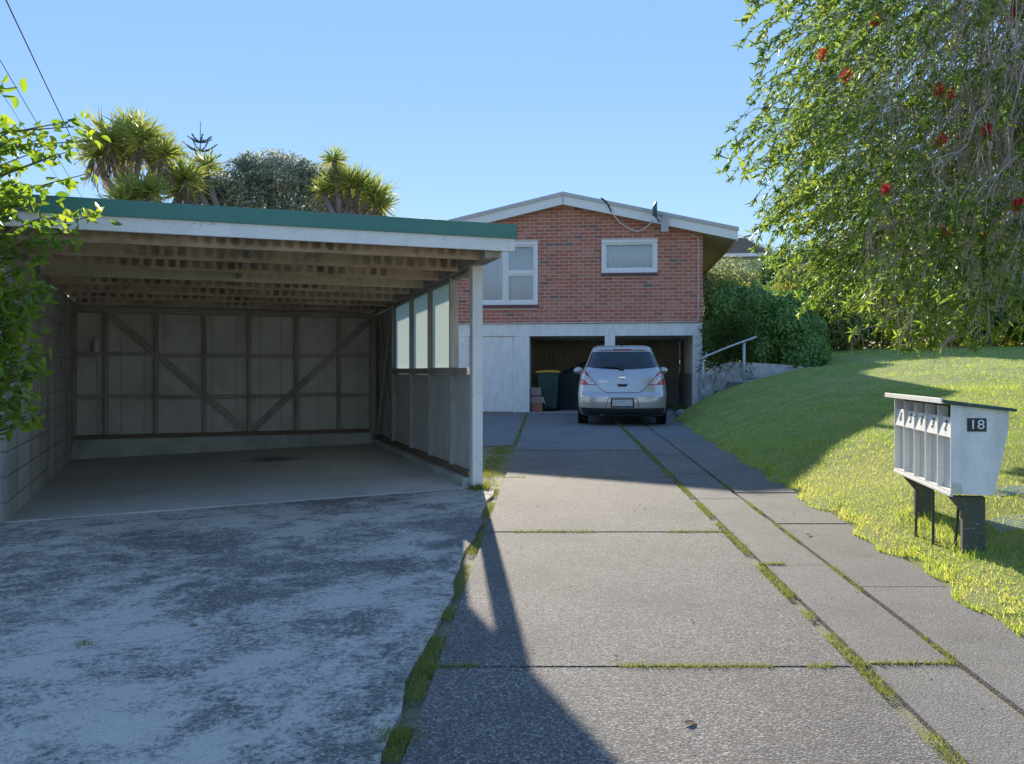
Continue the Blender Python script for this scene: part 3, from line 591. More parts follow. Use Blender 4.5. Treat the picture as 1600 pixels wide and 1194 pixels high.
# windows
def window(w0, w1, z0, z1, mullions, transoms):
    fr = MB(); t = .075
    fr.box(w0, w1, -.035, .11, z1-t, z1); fr.box(w0, w1, -.035, .11, z0, z0+t*1.1); fr.box(w0, w0+t, -.033, .11, z0+t*1.1, z1-t); fr.box(w1-t, w1, -.033, .11, z0+t*1.1, z1-t)
    f = fr.build('window', M['white_clean'], hs, bevel=.006)
    xs_ = [w0+t]+mullions+[w1-t]
    for q in mullions: MB().box(q-.035, q+.035, -.03, .09, z0+t*1.1, z1-t).build('mullion', M['white_clean'], f, bevel=.005)
    for i, (a, b) in enumerate(zip(xs_, xs_[1:])):
        a2, b2 = a+(.035 if i else 0), b-(.035 if i < len(xs_)-2 else 0); zz = [z0+t*1.1]+([transoms[i]] if transoms[i] else [])+[z1-t]
        for q in zz[1:-1]: MB().box(a2, b2, -.02, .08, q-.025, q+.025).build('glazing_bar', M['white_clean'], f, bevel=.004)
        for p0, p1 in zip(zz, zz[1:]):
            s_ = MB()
            e0 = p0+(.025 if p0 in transoms else 0); e1 = p1-(.025 if p1 in transoms else 0); h = .045
            s_.box(a2, b2, -.005, .06, e1-h, e1); s_.box(a2, b2, -.005, .06, e0, e0+h); s_.box(a2, a2+h, -.004, .06, e0+h, e1-h); s_.box(b2-h, b2, -.004, .06, e0+h, e1-h)
            s_.build('sash', M['white_clean'], f, bevel=.004)
            MB().box(a2+h, b2-h, .03, .036, e0+h, e1-h).build('pane', M['glass'], f)
    n = int((w1-w0)/.012); ph = random.random()*6; Pc = []
    for zc in (z1-.05, z0+.05):
        Pc.append([(lerp(w0+.03, w1-.03, i/n), .06+.012*math.sin(i*.42+ph+.8*math.sin(i*.11))+.006*math.sin(i*.9), zc) for i in range(n+1)])
    c = MB().grid(Pc).build('curtain', M['curtain'], f, True); sm = c.modifiers.new('t', 'SOLIDIFY'); sm.thickness = .003
    MB().box(w0-.05, w1+.05, .3, .32, z0-.1, z1+.1).build('room_backing', M['curtain'], f)
    MB().box(w0-.015, w1+.015, -.055, .05, z0-.075, z0-.006).build('sill', M['sillbrick'], f, bevel=.006)
window(*WIN[0], [-2.045], [None, 3.616]); window(*WIN[1], [], [None])
# garage storey
def hb(name, mat, *a, **kw): return MB().box(*a).build(name, M[mat], hs, **kw)
hb('lintel_beam', 'pier', UL, UR, .014, .25, 2.06, 2.362, bevel=.006)
hb('pier', 'pier', 2.504, UR-.004, .016, .3, .05, 2.06, bevel=.006); hb('pier', 'pier', .388, .636, .016, .26, .1, 2.06, bevel=.006); hb('pier', 'pier', -1.713, -1.459, .016, .3, .05, 2.06, bevel=.006)
hb('door_leaf', 'pier', -2.95, -1.862, .035, .08, .2, 2.045); hb('door_frame', 'pier', -1.855, -1.715, .022, .1, .15, 2.058); hb('lower_wall', 'pier', UL, -2.96, .022, .25, .05, 2.058)
hb('garage_side_wall', 'garage_wall', -1.85, -1.72, .31, 5.2, .05, 2.2); hb('garage_side_wall', 'garage_wall', 2.55, 2.70, .31, 5.2, .05, 1.12)
hb('garage_side_wall', 'garage_board', 2.60, 2.70, .31, 5.2, 1.125, 2.2)
hb('garage_floor', 'path', -1.8, 2.65, -.02, 5.3, .02, .195); hb('garage_ceiling', 'ceiling', -1.86, 2.72, .26, 5.3, 2.13, 2.2)
hb('garage_rear_wall', 'garage_wall', -1.85, 2.7, 5.1, 5.25, .1, 1.0)
u = -1.72
while u < 2.6:
    MB().box(u+.004, u+.149, 5.05+random.uniform(0, .004), 5.07, .98, 2.13).build('board', M['garage_board'], hs); u += .153
for y in (1.2, 2.4, 3.6): hb('joist', 'ceiling', -1.72, 2.6, y, y+.06, 2.03, 2.128)
for u in (-1.70,):
    for y in (.8, 1.5, 2.3, 3.2, 4.1): hb('stud', 'garage_board', u, u+.09, y, y+.05, .2, 2.1)
for y in (.9, 1.7, 2.6): hb('stud', 'garage_board', 2.5, 2.595, y, y+.05, 1.13, 2.12)
hb('plate', 'pier', 2.46, 2.548, .31, 5, 2.06, 2.128)
# services
MB().tube([(2.62, .0-.02, 4.40), (2.626, -.022, 4.34), (2.63, -.022, 2.45), (2.62, -.022, 2.405), (2.59, -.022, 2.388), (.5, -.022, 2.384), (-3.3, -.022, 2.378)], .014, 8).build('conduit', M['cable'], hs, True)
MB().tube([(2.45, -.022, 4.475), (2.56, -.022, 4.45), (2.62, -.022, 4.40)], .014, 8).build('conduit_bend', M['cable'], hs, True)
for z in (3.0, 3.7, 2.5): MB().box(2.605, 2.655, -.04, .002, z, z+.02).build('clip', M['cable'], hs)
MB().box(-.02, .07, -.045, .002, 2.362, 2.402).build('junction_box', M['cable'], hs)
MB().box(-1.13, -1.115, -.02, .002, 2.40, 2.56).build('vent_tube', M['pvc'], hs)
cb = [(.36, -.31, 5.33), (.45, -.33, 5.2), (.55, -.34, 5.0), (.75, -.34, 4.75), (.98, -.34, 4.6), (1.15, -.34, 4.53), (1.3, -.34, 4.57), (1.45, -.34, 4.7), (1.53, -.33, 4.8)]
MB().tube(cb, .014, 6).build('loop_cable', M['cable'], hs, True)
MB().tube([(.30, -.31, 5.36), (.38, -.33, 5.3), (.46, -.335, 5.2), (.55, -.345, 5.02)], .018, 6).build('drip_cable', M['cable_black'], hs, True)
sdsh = thing('satellite_dish', 'small dark satellite dish seen edge on below the sloping barge board', 'satellite dish', HO, R(-6.5))
m = MB(); rings = []
for i in range(7):
    r_ = .21*i/6+.001; rings.append([(1.50-.10*(1-(i/6)**2)+.1, -.62+r_*math.cos(a)*.95, 4.99+r_*math.sin(a)*1.0) for a in [2*math.pi*q/24 for q in range(25)]])
m.grid(rings); d = m.build('dish', M['dishgrey'], sdsh, True); sm = d.modifiers.new('t', 'SOLIDIFY'); sm.thickness = .012
MB().tube([(1.52, -.6, 4.9), (1.66, -.45, 4.78), (1.66, -.285, 4.78)], .018, 8).build('arm', M['dishgrey'], sdsh, True)
MB().tube([(1.5, -.62, 4.86), (1.72, -.68, 4.83), (1.74, -.66, 4.86)], .01, 6).build('receiver_arm', M['dishgrey'], sdsh)
ant = thing('panel_antenna', 'pale grey flat panel antenna fixed to the barge board beside the dish', 'antenna', HO, R(-6.5))
MB().box(1.715, 1.895, -.44, -.37, 4.50, 4.93).build('panel', M['panelbox'], ant, bevel=.015); MB().box(1.78, 1.83, -.372, -.282, 4.64, 4.72).build('bracket', M['dishgrey'], ant)

# ------------------------------------------------------------------ car
def itp(tab, z): 
    return float(np.interp(z, [q[0] for q in tab], [q[1] for q in tab]))
W_T = [(.18, .79), (.22, .822), (.33, .84), (.45, .848), (.606, .853), (.765, .838), (.9, .81), (1.02, .785), (1.085, .735), (1.2, .685), (1.4, .605), (1.46, .575), (1.50, .53), (1.525, .45), (1.536, .33)]
YR_T = [(.18, .10), (.24, .03), (.33, .008), (.45, 0), (.56, .008), (.62, .05), (.75, .075), (.9, .11), (1.02, .16), (1.08, .20), (1.4, .46), (1.425, .44), (1.46, .45), (1.49, .56), (1.515, .85), (1.53, 1.25), (1.536, 1.5)]
YF_T = [(.18, 4.0), (.3, 4.18), (.55, 4.2), (.7, 4.14), (.82, 3.98), (.92, 3.6), (1.0, 3.3), (1.04, 3.12), (1.2, 2.82), (1.4, 2.42), (1.48, 2.2), (1.515, 2.0), (1.536, 1.75)]
NS = 6.5; YC = 1.75
def rear_y(x, z):
    w_, yr = itp(W_T, z), itp(YR_T, z); t = min(abs(x)/w_, .9999); return YC-(YC-yr)*(1-t**NS)**(1/NS)
def side_x(y, z):
    w_, yr, yf = itp(W_T, z), itp(YR_T, z), itp(YF_T, z); t = (YC-y)/(YC-yr) if y < YC else (y-YC)/(yf-YC); t = min(abs(t), .9999); n = NS if y < YC else 4.5
    return w_*(1-t**n)**(1/n)
def ring(z, N=260):
    w_, yr, yf = itp(W_T, z), itp(YR_T, z), itp(YF_T, z); pts = []
    for i in range(1200):
        a = 2*math.pi*i/1200; c, s_ = math.cos(a), math.sin(a); n = NS if s_ < 0 else 4.5
        x = w_*math.copysign(abs(c)**(2/n), c); y = YC+(math.copysign(abs(s_)**(2/n), s_))*((YC-yr) if s_ < 0 else (yf-YC)); pts.append((x, y))
    pts = np.array(pts+[pts[0]]); dl = np.r_[0, np.cumsum(np.hypot(*np.diff(pts, axis=0).T))]
    t = np.linspace(0, dl[-1], N+1)[:-1]; return np.c_[np.interp(t, dl, pts[:, 0]), np.interp(t, dl, pts[:, 1]), np.full(N, z)]
def win_rear(x, z):
    zb_ = 1.052+.045*(abs(x)/.66)**2; wmax = np.interp(z, [1.05, 1.385], [.675, .575]); return zb_ < z < 1.388 and abs(x) < wmax and (abs(x)/wmax)**8+((z-1.22)/.172)**8 < 1.0
def win_side(y, z):
    return 1.04 < z < 1.40 and (itp([(1.04, .62), (1.40, .85)], z) < y < itp([(1.04, 2.95), (1.4, 2.3)], z)) and not (1.62 < y < 1.70)
def win_front(x, y, z): return 1.06 < z < 1.44 and y > YC+.3 and abs(x) < itp(W_T, z)-.10
zs = list(np.r_[np.linspace(.18, 1.0, 34), np.linspace(1.015, 1.46, 38), [1.475, 1.49, 1.5, 1.51, 1.518, 1.525, 1.531, 1.536]])
N = 260; V = np.concatenate([ring(z, N) for z in zs]); F = []
for i in range(len(zs)-1):
    for j in range(N):
        a = i*N+j; b = i*N+(j+1) % N; c = V[[a, b, b+N, a+N]].mean(0)
        hole = False
        if c[1] < .9 and abs(c[0]) < .7 and win_rear(c[0], c[2]): hole = True
        elif abs(c[0]) > itp(W_T, c[2])-.03 and win_side(c[1], c[2]): hole = True
        elif win_front(*c): hole = True
        if not hole: F.append((a, b, b+N, a+N))
CX, CY = 2.045, 16.35
car = thing('parked_car', 'silver hatchback car parked facing the garage openings', 'car', (CX, CY, drive_z(CY)+.014), R(-6.2))
top = len(V); V2 = [tuple(p) for p in V]; F.append(tuple(range((len(zs)-1)*N, len(zs)*N))); F.append(tuple(range(N))[::-1])
m = MB(); m.add(V2, F); body = m.build('body', M['silver'], car, True)
def rpatch(name, x0, x1, lo, hi, mat, off=.005, nx=16, nz=6, parent=car):
    P_ = []
    for i in range(nz+1):
        row = []
        for j_ in range(nx+1):
            x = lerp(x0, x1, j_/nx); z = lerp(lo(x), hi(x), i/nz); row.append((x, rear_y(x, z)-off, z))
        P_.append(row)
    o_ = MB().grid(P_).build(name, mat, parent, True); return o_
wlim = lambda x: 1.0
rpatch('rear_window', -.672, .672, lambda x: 1.050+.045*(abs(x)/.66)**2+.0*x, lambda x: min(1.39, 1.39 if abs(x) < .57 else 1.39-(abs(x)-.57)/.102*.29), M['tint'], .004, 40, 10)
MB().grid([[(x, rear_y(x, z)-.006, z) for x in np.linspace(-.17, .17, 9)] for z in (1.408, 1.436)]).build('brake_light', M['red_lens'], car)
rpatch('lower_bumper', -.836, .836, lambda x: .19, lambda x: .325+.012*(abs(x)/.8)**2, M['black_plastic'], .006, 60, 4)
for s_ in (-1, 1):
    zt_ = lambda x: .775+(abs(x)-.478)/(.70-.478)*.245 if abs(x) < .70 else 1.02-(abs(x)-.70)*.1
    lamp = rpatch('tail_light', s_*.48, s_*.812, lambda x: .765+.008*abs(x), lambda x: min(zt_(x), 1.018), M['clear_lens'], .008, 26, 8)
    rpatch('red_lens', s_*.485, s_*.81, lambda x: min(zt_(x)-.012, max(.92, zt_(x)-.045)) if abs(x) > .6 else zt_(x)-.018, lambda x: min(zt_(x), 1.018)+.002, M['red_lens'], .012, 26, 4, lamp)
    rpatch('lower_lens', s_*.64, s_*.815, lambda x: .768, lambda x: .79+.085*min(1, max(0, (abs(x)-.64)/.10)), M['amber_lens'], .013, 14, 4, lamp)
    rpatch('lamp_edge', s_*.478, s_*.812, lambda x: .758+.008*abs(x), lambda x: .768+.008*abs(x), M['red_lens'], .012, 20, 1, lamp)
    for (xx, zz, rr) in ((.71, .905, .024), (.64, .885, .022), (.585, .83, .02)):
        yy = rear_y(xx, zz); MB().grid([[(s_*xx+r_*math.cos(a), rear_y(xx+s_*r_*math.cos(a), zz)-.014, zz+r_*math.sin(a)) for a in np.linspace(0, 2*math.pi, 17)] for r_ in (rr*.55, rr)]).build('lamp_ring', M['alloy'], lamp)
def rline(name, pts, rad, mat):
    P_ = []
    for (x0, z0), (x1, z1) in zip(pts, pts[1:]):
        for q in np.linspace(0, 1, 9)[:-1]: P_.append((lerp(x0, x1, q), 0, lerp(z0, z1, q)))
    P_.append((pts[-1][0], 0, pts[-1][1])); MB().tube([(x, rear_y(x, z)-.002, z) for x, _, z in P_], rad, 6).build(name, mat, car)
rline('hatch_seam', [(-.48, .765), (-.40, .68), (-.33, .63), (-.27, .618), (.27, .618), (.33, .63), (.40, .68), (.48, .765)], .005, M['black_plastic'])
rline('bumper_crease', [(-.80, .37), (-.28, .385)], .004, M['silver']); rline('bumper_crease', [(.80, .37), (.28, .385)], .004, M['silver'])
rline('plate_surround', [(-.31, .345), (-.28, .47), (-.24, .525), (.24, .525), (.28, .47), (.31, .345)], .006, M['black_plastic'])
yp = rear_y(0, .43); 
MB().box(-.215, .215, yp-.012, yp+.02, .345, .512).build('plate_frame', M['black_plastic'], car, bevel=.006)
MB().box(-.185, .185, yp-.018, yp-.013, .37, .49).build('number_plate', M['plate'], car)['label'] = 'pale number plate with blurred characters'
MB().prism([(-.10, .772), (.10, .772), (.072, .728), (-.072, .728)], lambda x, z, d: (x, rear_y(x, z)-d, z), -.01, .004).build('boot_handle', M['black_plastic'], car)
MB().prism([(-.115, .815), (.115, .815), (.105, .775), (-.105, .775)], lambda x, z, d: (x, rear_y(x, z)-d, z), -.01, .012).build('boot_trim', M['silver'], car, bevel=.004)
yb = rear_y(0, .9); bd = MB().tube([(.045*math.cos(a), rear_y(0, .9+.042*math.sin(a))-.006, .9+.042*math.sin(a)) for a in np.linspace(0, 2*math.pi, 25)], .006, 6).build('badge', M['chrome'], car, True)
MB().box(-.055, .055, yb-.014, yb-.004, .889, .911).build('badge_bar', M['chrome'], bd)
text('lettering', 'TIIDA', .045, M['chrome'], car, Matrix.Translation((-.36, rear_y(.36, .82)-.006, .82)) @ Matrix.Rotation(R(90), 4, 'X') @ Matrix.Scale(1.5, 4, (1, 0, 0)))
MB().tube([(-.38, .06, .215), (-.38, .3, .215)], .035, 12).build('exhaust', M['chrome'], car, True)
wp = MB(); wp.tube([(-.02, rear_y(0, 1.06)-.03, 1.06), (-.10, rear_y(.1, 1.085)-.028, 1.083), (-.34, rear_y(.34, 1.10)-.025, 1.10)], .012, 6); wp.tube([(-.05, rear_y(0, 1.06)-.02, 1.055), (.03, rear_y(0, 1.06)-.02, 1.055)], .025, 8); wp.build('wiper', M['black_plastic'], car)
MB().tube([(0, .85, 1.51), (0, .82, 1.545), (0, .70, 1.66)], [.02, .012, .005], 6).build('antenna', M['black_plastic'], car)
tyre = MB().lathe([(.20, -.095), (.29, -.095), (.312, -.075), (.318, -.03), (.318, .03), (.312, .075), (.29, .095), (.20, .095)], n=36).mesh('tyre'); tyre.materials.append(M['rubber'])
rim = MB().lathe([(.05, .085), (.07, .075), (.16, .06), (.20, .088), (.205, .05), (.205, -.09), (.02, -.09)], n=30).mesh('rim'); rim.materials.append(M['alloy'])
arch = MB().lathe([(.36, -.01), (.36, .0), (.355, .012), (.02, .012)], n=36).mesh('arch'); arch.materials.append(M['black_plastic'])
for s_ in (-1, 1):
    for y in (.86, 3.42):
        wh = bpy.data.objects.new('wheel', tyre); COL.objects.link(wh); wh.parent = car; wh.location = (s_*.752, y, .318); wh.rotation_euler = (0, s_*R(90), 0)
        ri = bpy.data.objects.new('rim', rim); COL.objects.link(ri); ri.parent = wh; ri.location = (0, 0, .004)
        ar = bpy.data.objects.new('wheel_arch', arch); COL.objects.link(ar); ar.parent = car; ar.location = (s_*(side_x(y, .35)-.018), y, .33); ar.rotation_euler = (0, s_*R(90), 0)
    MB().lathe([(.02, -.06), (.07, -.045), (.085, 0), (.075, .05), (.03, .07)], n=16).build('mirror_tmp', M['silver'], car, True)
    mo = bpy.data.objects['mirror_tmp']; mo.name = 'wing_mirror'; mo.location = (s_*.905, 2.72, 1.03); mo.rotation_euler = (R(90), 0, 0); mo.scale = (1.25, .95, 1)
    MB().box(s_*.80-.05, s_*.80+.06, 2.7, 2.76, .985, 1.01).build('mirror_arm', M['black_plastic'], car)
    P_ = [[(s_*(side_x(y, z)+.004), y, z) for y in np.linspace(itp([(1.04, .6), (1.40, .83)], z), itp([(1.04, 2.97), (1.4, 2.32)], z), 24)] for z in np.linspace(1.035, 1.405, 6)]
    MB().grid(P_).build('side_window', M['tint'], car, True)
P_ = []
for z in np.linspace(1.055, 1.445, 8):
    ww = itp(W_T, z)-.085; yf = itp(YF_T, z); P_.append([(x, YC+(yf-YC)*(1-(abs(x)/itp(W_T, z))**4.5)**(1/4.5)+.004, z) for x in np.linspace(-ww, ww, 16)])
MB().grid(P_).build('windscreen', M['tint'], car, True)
for sx, yy, nm in ((-.36, 2.0, 'seat'), (.36, 2.0, 'seat'), (-.36, 1.1, 'seat'), (.36, 1.1, 'seat')):
    m = MB(); m.box(sx-.24, sx+.24, yy-.06, yy+.08, .55, 1.06); o = m.build('seat', M['seat'], car, bevel=.05); MB().lathe([(.05, -.10), (.11, -.08), (.125, 0), (.105, .08), (.04, .1)], n=18).build('headrest', M['seat_light'] if sx < 0 and yy > 1.5 else M['seat'], o, True).location = (sx, yy, 1.18)
MB().box(-.7, .7, 2.7, 3.0, .7, 1.03).build('dashboard', M['seat'], car, bevel=.05); MB().box(-.7, .7, .45, 3.0, .5, .56).build('cabin_floor', M['seat'], car)

# ------------------------------------------------------------------ things in the garage
def hl(u, wv, z=0): return HO+Vector((math.cos(R(-6.5))*u-math.sin(R(-6.5))*wv, math.sin(R(-6.5))*u+math.cos(R(-6.5))*wv, z))
FL = .197
wb = thing('wheelie_bin', 'dark green wheelie bin with a yellow lid inside the garage', 'wheelie bin', hl(-1.02, .62, FL), R(-6.5))
m = MB(); m.hexa([(-.21, -.26, .06), (.21, -.26, .06), (.21, .24, .06), (-.21, .24, .06), (-.28, -.34, .96), (.28, -.34, .96), (.28, .32, .96), (-.28, .32, .96)]); m.build('bin_body', M['bin'], wb, bevel=.03)
MB().box(-.30, .30, -.36, .34, .93, .985).build('rim', M['bin'], wb, bevel=.015)
m = MB(); m.grid([[(lerp(-.31, .31, i/12), lerp(-.38, .33, j/10), .99+.05*math.sin(math.pi*i/12)**.5*math.sin(math.pi*min(1, j/10+.02))**.5) for i in range(13)] for j in range(11)]); ld = m.build('bin_lid', M['bin_lid'], wb, True); sm = ld.modifiers.new('t', 'SOLIDIFY'); sm.thickness = .03; sm.offset = -1
m = MB(); m.hexa([(-.13, -.275, .1), (.09, -.275, .1), (.09, -.24, .1), (-.13, -.24, .1), (-.17, -.345, .82), (.14, -.345, .82), (.14, -.30, .82), (-.17, -.30, .82)]); m.build('front_rib', M['bin'], wb, bevel=.02)
for s_ in (-1, 1):
    o = MB().lathe([(.02, -.025), (.09, -.025), (.1, 0), (.09, .025), (.02, .025)], n=18).build('wheel', M['rubber'], wb, True); o.location = (s_*.25, .28, .10); o.rotation_euler = (0, R(90), 0)
for i, (x, y, z, wx, hz, mt, lb) in enumerate([(-1.29, .30, 0, .27, .20, 'carton_red', 'orange red carton at the bottom of the carton stack'), (-1.29, .31, .20, .30, .17, 'carton', 'brown carton with a torn flap in the middle of the carton stack'), (-1.31, .31, .395, .25, .19, 'carton', 'small brown carton on top of the carton stack')]):
    t = thing('carton', lb, 'box', hl(x, y, FL+z+.002*i), R(-6.5+random.uniform(-4, 4)), 'cartons stacked beside the garage pier')
    MB().box(-wx/2, wx/2, -.14, .14, 0, hz).build('box', M[mt], t, bevel=.006); MB().box(-wx/2+.004, wx/2-.004, -.143, .1, hz, hz+.006).build('flap', M[mt], t)
    if i == 1: MB().hexa([(wx/2, -.1, .06), (wx/2+.05, -.1, -.02), (wx/2+.05, .1, -.02), (wx/2, .1, .06), (wx/2, -.1, .15), (wx/2+.01, -.1, .14), (wx/2+.01, .1, .14), (wx/2, .1, .15)]).build('side_flap', M['plate'], t)
bb = thing('covered_barbecue', 'black fabric cover draped over a tall barbecue in the garage', 'barbecue', hl(-.25, 1.6, FL), R(-6.5))
m = MB(); prof = [(-.62, 0), (.62, 0), (.66, .9), (.55, 1.42), (.42, 1.47), (.30, 1.44), (.05, 1.2), (-.25, 1.08), (-.60, .98)]
n = 12; rows = []
for i in range(n+1):
    t_ = i/n*2-1; sc = (1-abs(t_)**4)**.25*.97+.03; rows.append([((x*(.93+.07*sc))+.012*math.sin(i*1.3+j_*2), t_*.34, z*(.9+.1*sc) if z > .5 else z) for j_, (x, z) in enumerate(prof+[prof[0]])])
m.grid(rows); m.add(rows[0][:-1], [tuple(range(len(prof)))]); m.add(rows[-1][:-1], [tuple(range(len(prof)))[::-1]]); bo = m.build('cover', M['cover'], bb); MB().box(-.5, .5, -.25, .25, 0, .85).build('frame', M['black_plastic'], bb)

# ------------------------------------------------------------------ steps, retaining wall, path, handrail
stp = thing('garden_steps', 'mossy concrete steps climbing from the driveway to the lawn path', 'steps', (0, 0, 0))
for i in range(4):
    x = 4.14+i*.3; MB().box(x, x+.34 if i < 3 else x+.4, 19.55-.05*i, 20.75, -.05, .36+i*.2-.006*(i % 2)).build('step', M['step'], stp, bevel=.02)
m = MB(); P = []
for i in range(15):
    x = 5.30+i*.2; yc = 20.1+.02*(i/4)**2; z = lerp(.955, 1.235, min(1, i/9.5))+.0; P.append([(x, yc-.42, z), (x, yc+.55, z)])
m.grid(P); m.grid([[(p[0][0], p[0][1], p[0][2]) for p in P], [(p[0][0], p[0][1], p[0][2]-.12) for p in P]]); tag(m.build('path', M['path']), kind='structure')
m = MB(); P = []
rt = MB(); prof = [(4.42, .1, 1.05), (4.75, .1, 1.32), (5.2, .5, 1.42), (5.7, .8, 1.40), (6.3, .9, 1.36), (7.0, 1.0, 1.30), (7.6, 1.1, 1.26)]
for (x0, a0, b0), (x1, a1, b1) in zip(prof, prof[1:]): rt.hexa([(x0, 20.76, a0), (x1, 20.76, a1), (x1, 21.0, a1), (x0, 21.0, a0), (x0, 20.8, b0), (x1, 20.8, b1), (x1, 21.0, b1), (x0, 21.0, b0)])
tag(rt.build('retaining_wall', M['render']), 'low rough concrete retaining wall below the ivy bank', 'wall')
hr = thing('handrail', 'galvanised pipe handrail on two posts beside the garden steps', 'handrail')
MB().tube([(4.46, 20.6, .72), (4.46, 20.6, 1.5)], .032, 10).build('post', M['galv'], hr, True); MB().tube([(5.4, 20.55, .95), (5.4, 20.55, 1.9)], .035, 10).build('post', M['galv'], hr, True)
MB().tube([(4.36, 20.56, 1.47), (4.46, 20.56, 1.52), (5.0, 20.53, 1.75), (5.4, 20.5, 1.9), (5.68, 20.5, 2.0)], .025, 10).build('rail', M['galv'], hr, True)
MB().tube([(4.53, 20.6, 1.5), (4.53, 20.58, 1.63)], .022, 8).build('bracket', M['galv'], hr); MB().box(4.41, 4.51, 20.55, 20.65, .66, .78).build('foot', M['galv'], hr, bevel=.01)
for i, (x, y, r_) in enumerate([(3.72, 19.3, .16), (3.9, 19.5, .13), (3.62, 18.9, .12), (3.55, 18.5, .1), (4.02, 19.42, .12)]):
    m = MB(); m.lathe([(r_*.7, -.05), (r_*1.2, .02), (r_*1.0, .08), (r_*.5, .11)], n=9); o = m.build('edging_stone', M['step'], None); o.location = (x, y, lawn_z(x, y)-.03); o.rotation_euler = (random.uniform(-.3, .3), random.uniform(-.3, .3), random.random()*6)
    tag(o, ['large grey stone edging the lawn bank beside the driveway', 'flat grey stone between the bottom step and the lawn bank', 'grey stone set in the lawn edge below the large stone', 'smallest grey stone at the lawn edge', 'grey stone touching the bottom garden step'][i], 'stone', 'stones edging the lawn bank')

# ------------------------------------------------------------------ letterbox bank
lbx, lby = 2.485, 5.0; LZ = .50
lb = thing('letterbox_bank', 'white five slot letterbox bank with number 18 panel on green posts', 'letterbox', (lbx, lby, 0), R(-10))
# local: y along the bank (away), x to the right (back of the box)
LL = 1.27; prof = [(0, .505), (0, 1.012), (.305, .975), (.30, .86), (.225, .50)]
def end(y0, y1, nm): return MB().prism(prof, lambda x, z, d: (x, d, z), y0, y1).build(nm, M['box_white'], lb, bevel=.002)
end(0, .014, 'end_panel'); end(LL-.014, LL, 'end_panel')
MB().prism([(.30, .975), (.305, .975), (.30, .86), (.225, .505), (.218, .505), (.29, .86)], lambda x, z, d: (x-.003, d, z), .014, LL-.014).build('back_panel', M['box_cream'], lb)
MB().box(0.0, .222, .014, LL-.014, .506, .52).build('floor_panel', M['box_cream'], lb)
MB().box(-.006, .012, .0, LL, .488, .505).build('bottom_lip', M['box_cream'], lb, bevel=.002)
dv = (LL-.014)/5
for i in range(5):
    y0 = .014+i*dv; y1 = y0+dv-.012 if i < 4 else LL-.014
    if i: MB().prism([(.0, .52), (.0, 1.0), (.29, .965), (.28, .86), (.215, .52)], lambda x, z, d: (x, d, z), y0-.012, y0).build('divider', M['box_cream'], lb)
    MB().prism([(.035, .521), (.047, .521), (.047, .862), (.035, .862)], lambda x, z, d: (x, d, z), y0+.001, y1-.001).build('front_panel', M['box_cream'], lb)
    f_ = MB().prism([(.002, .822), (.008, .822), (.03, .935), (.022, .935)], lambda x, z, d: (x, d, z), y0+.003, y1-.003).build('flap', M['box_white'], lb, bevel=.001)
    mt = Matrix.Translation((.0115, (y0+y1)/2, .883)) @ Matrix.Rotation(R(-90), 4, 'Z') @ Matrix.Rotation(R(79), 4, 'X') @ Matrix.Translation((0, 0, .0018))
    text('numeral', '23456'[i], .085, M['ink'], f_, mt)
    MB().box(.06, .07, y0, y1, .90, .995).build('slot_back', M['dark'], lb)
m = MB(); m.prism([(-.05, 1.022), (.335, .972), (.335, .99), (-.05, 1.04)], lambda x, z, d: (x, d, z), -.03, LL+.03); m.build('lid', M['box_green'], lb, bevel=.003)
MB().prism([(-.056, 1.016), (-.04, 1.014), (-.04, 1.046), (-.056, 1.046)], lambda x, z, d: (x, d, z), -.02, LL+.035).build('lid_edge', M['box_cream'], lb, bevel=.002)
MB().box(.085, .185, -.006, -.001, .86, .935).build('number_plaque', M['sign_black'], lb)
text('number', '18', .075, M['sign_white'], lb, Matrix.Translation((.135, -.0075, .897)) @ Matrix.Rotation(R(90), 4, 'X') @ Matrix.Scale(1.12, 4, (1, 0, 0)))
MB().prism([(.004, .508), (.06, .508), (.055, .56), (.02, .572), (.006, .565)], lambda x, z, d: (x, d, z), -.003, .0).build('rotten_corner', M['sheet'], lb)
for y in (.04, 1.02):
    zg = lawn_z(*(Vector((lbx, lby))+Vector((.15, y))).to_tuple())
    p = MB(); p.box(.075, .195, y, y+.05, zg-.1, .487); p.build('post', M['post_green'], lb, bevel=.004)
    MB().prism([(0.0, .487), (.074, .487), (.074, .40)], lambda x, z, d: (x, d, z), y+.002, y+.045).build('bracket', M['post_green'], lb)
for i, (y0, x0, y1, x1) in enumerate(((.62, .02, .60, .0), (.42, .05, .34, .02), (.26, .15, .14, .07))):
    a = lb.matrix_world; p0 = Vector((lbx+x0+.12*y0, lby+y0, .46)); p1 = Vector((lbx+x1+.12*y1, lby+y1, 0)); p1.z = lawn_z(p1.x, p1.y)-.04
    tag(MB().tube([p0, p1], .009, 8).build('steel_stake', M['rust']), ['upright rusty steel stake next to the rear letterbox post', 'rusty steel stake leaning in the middle below the letterboxes', 'rusty steel stake leaning beside the front letterbox post'][i], 'stake', 'stakes under the letterboxes')
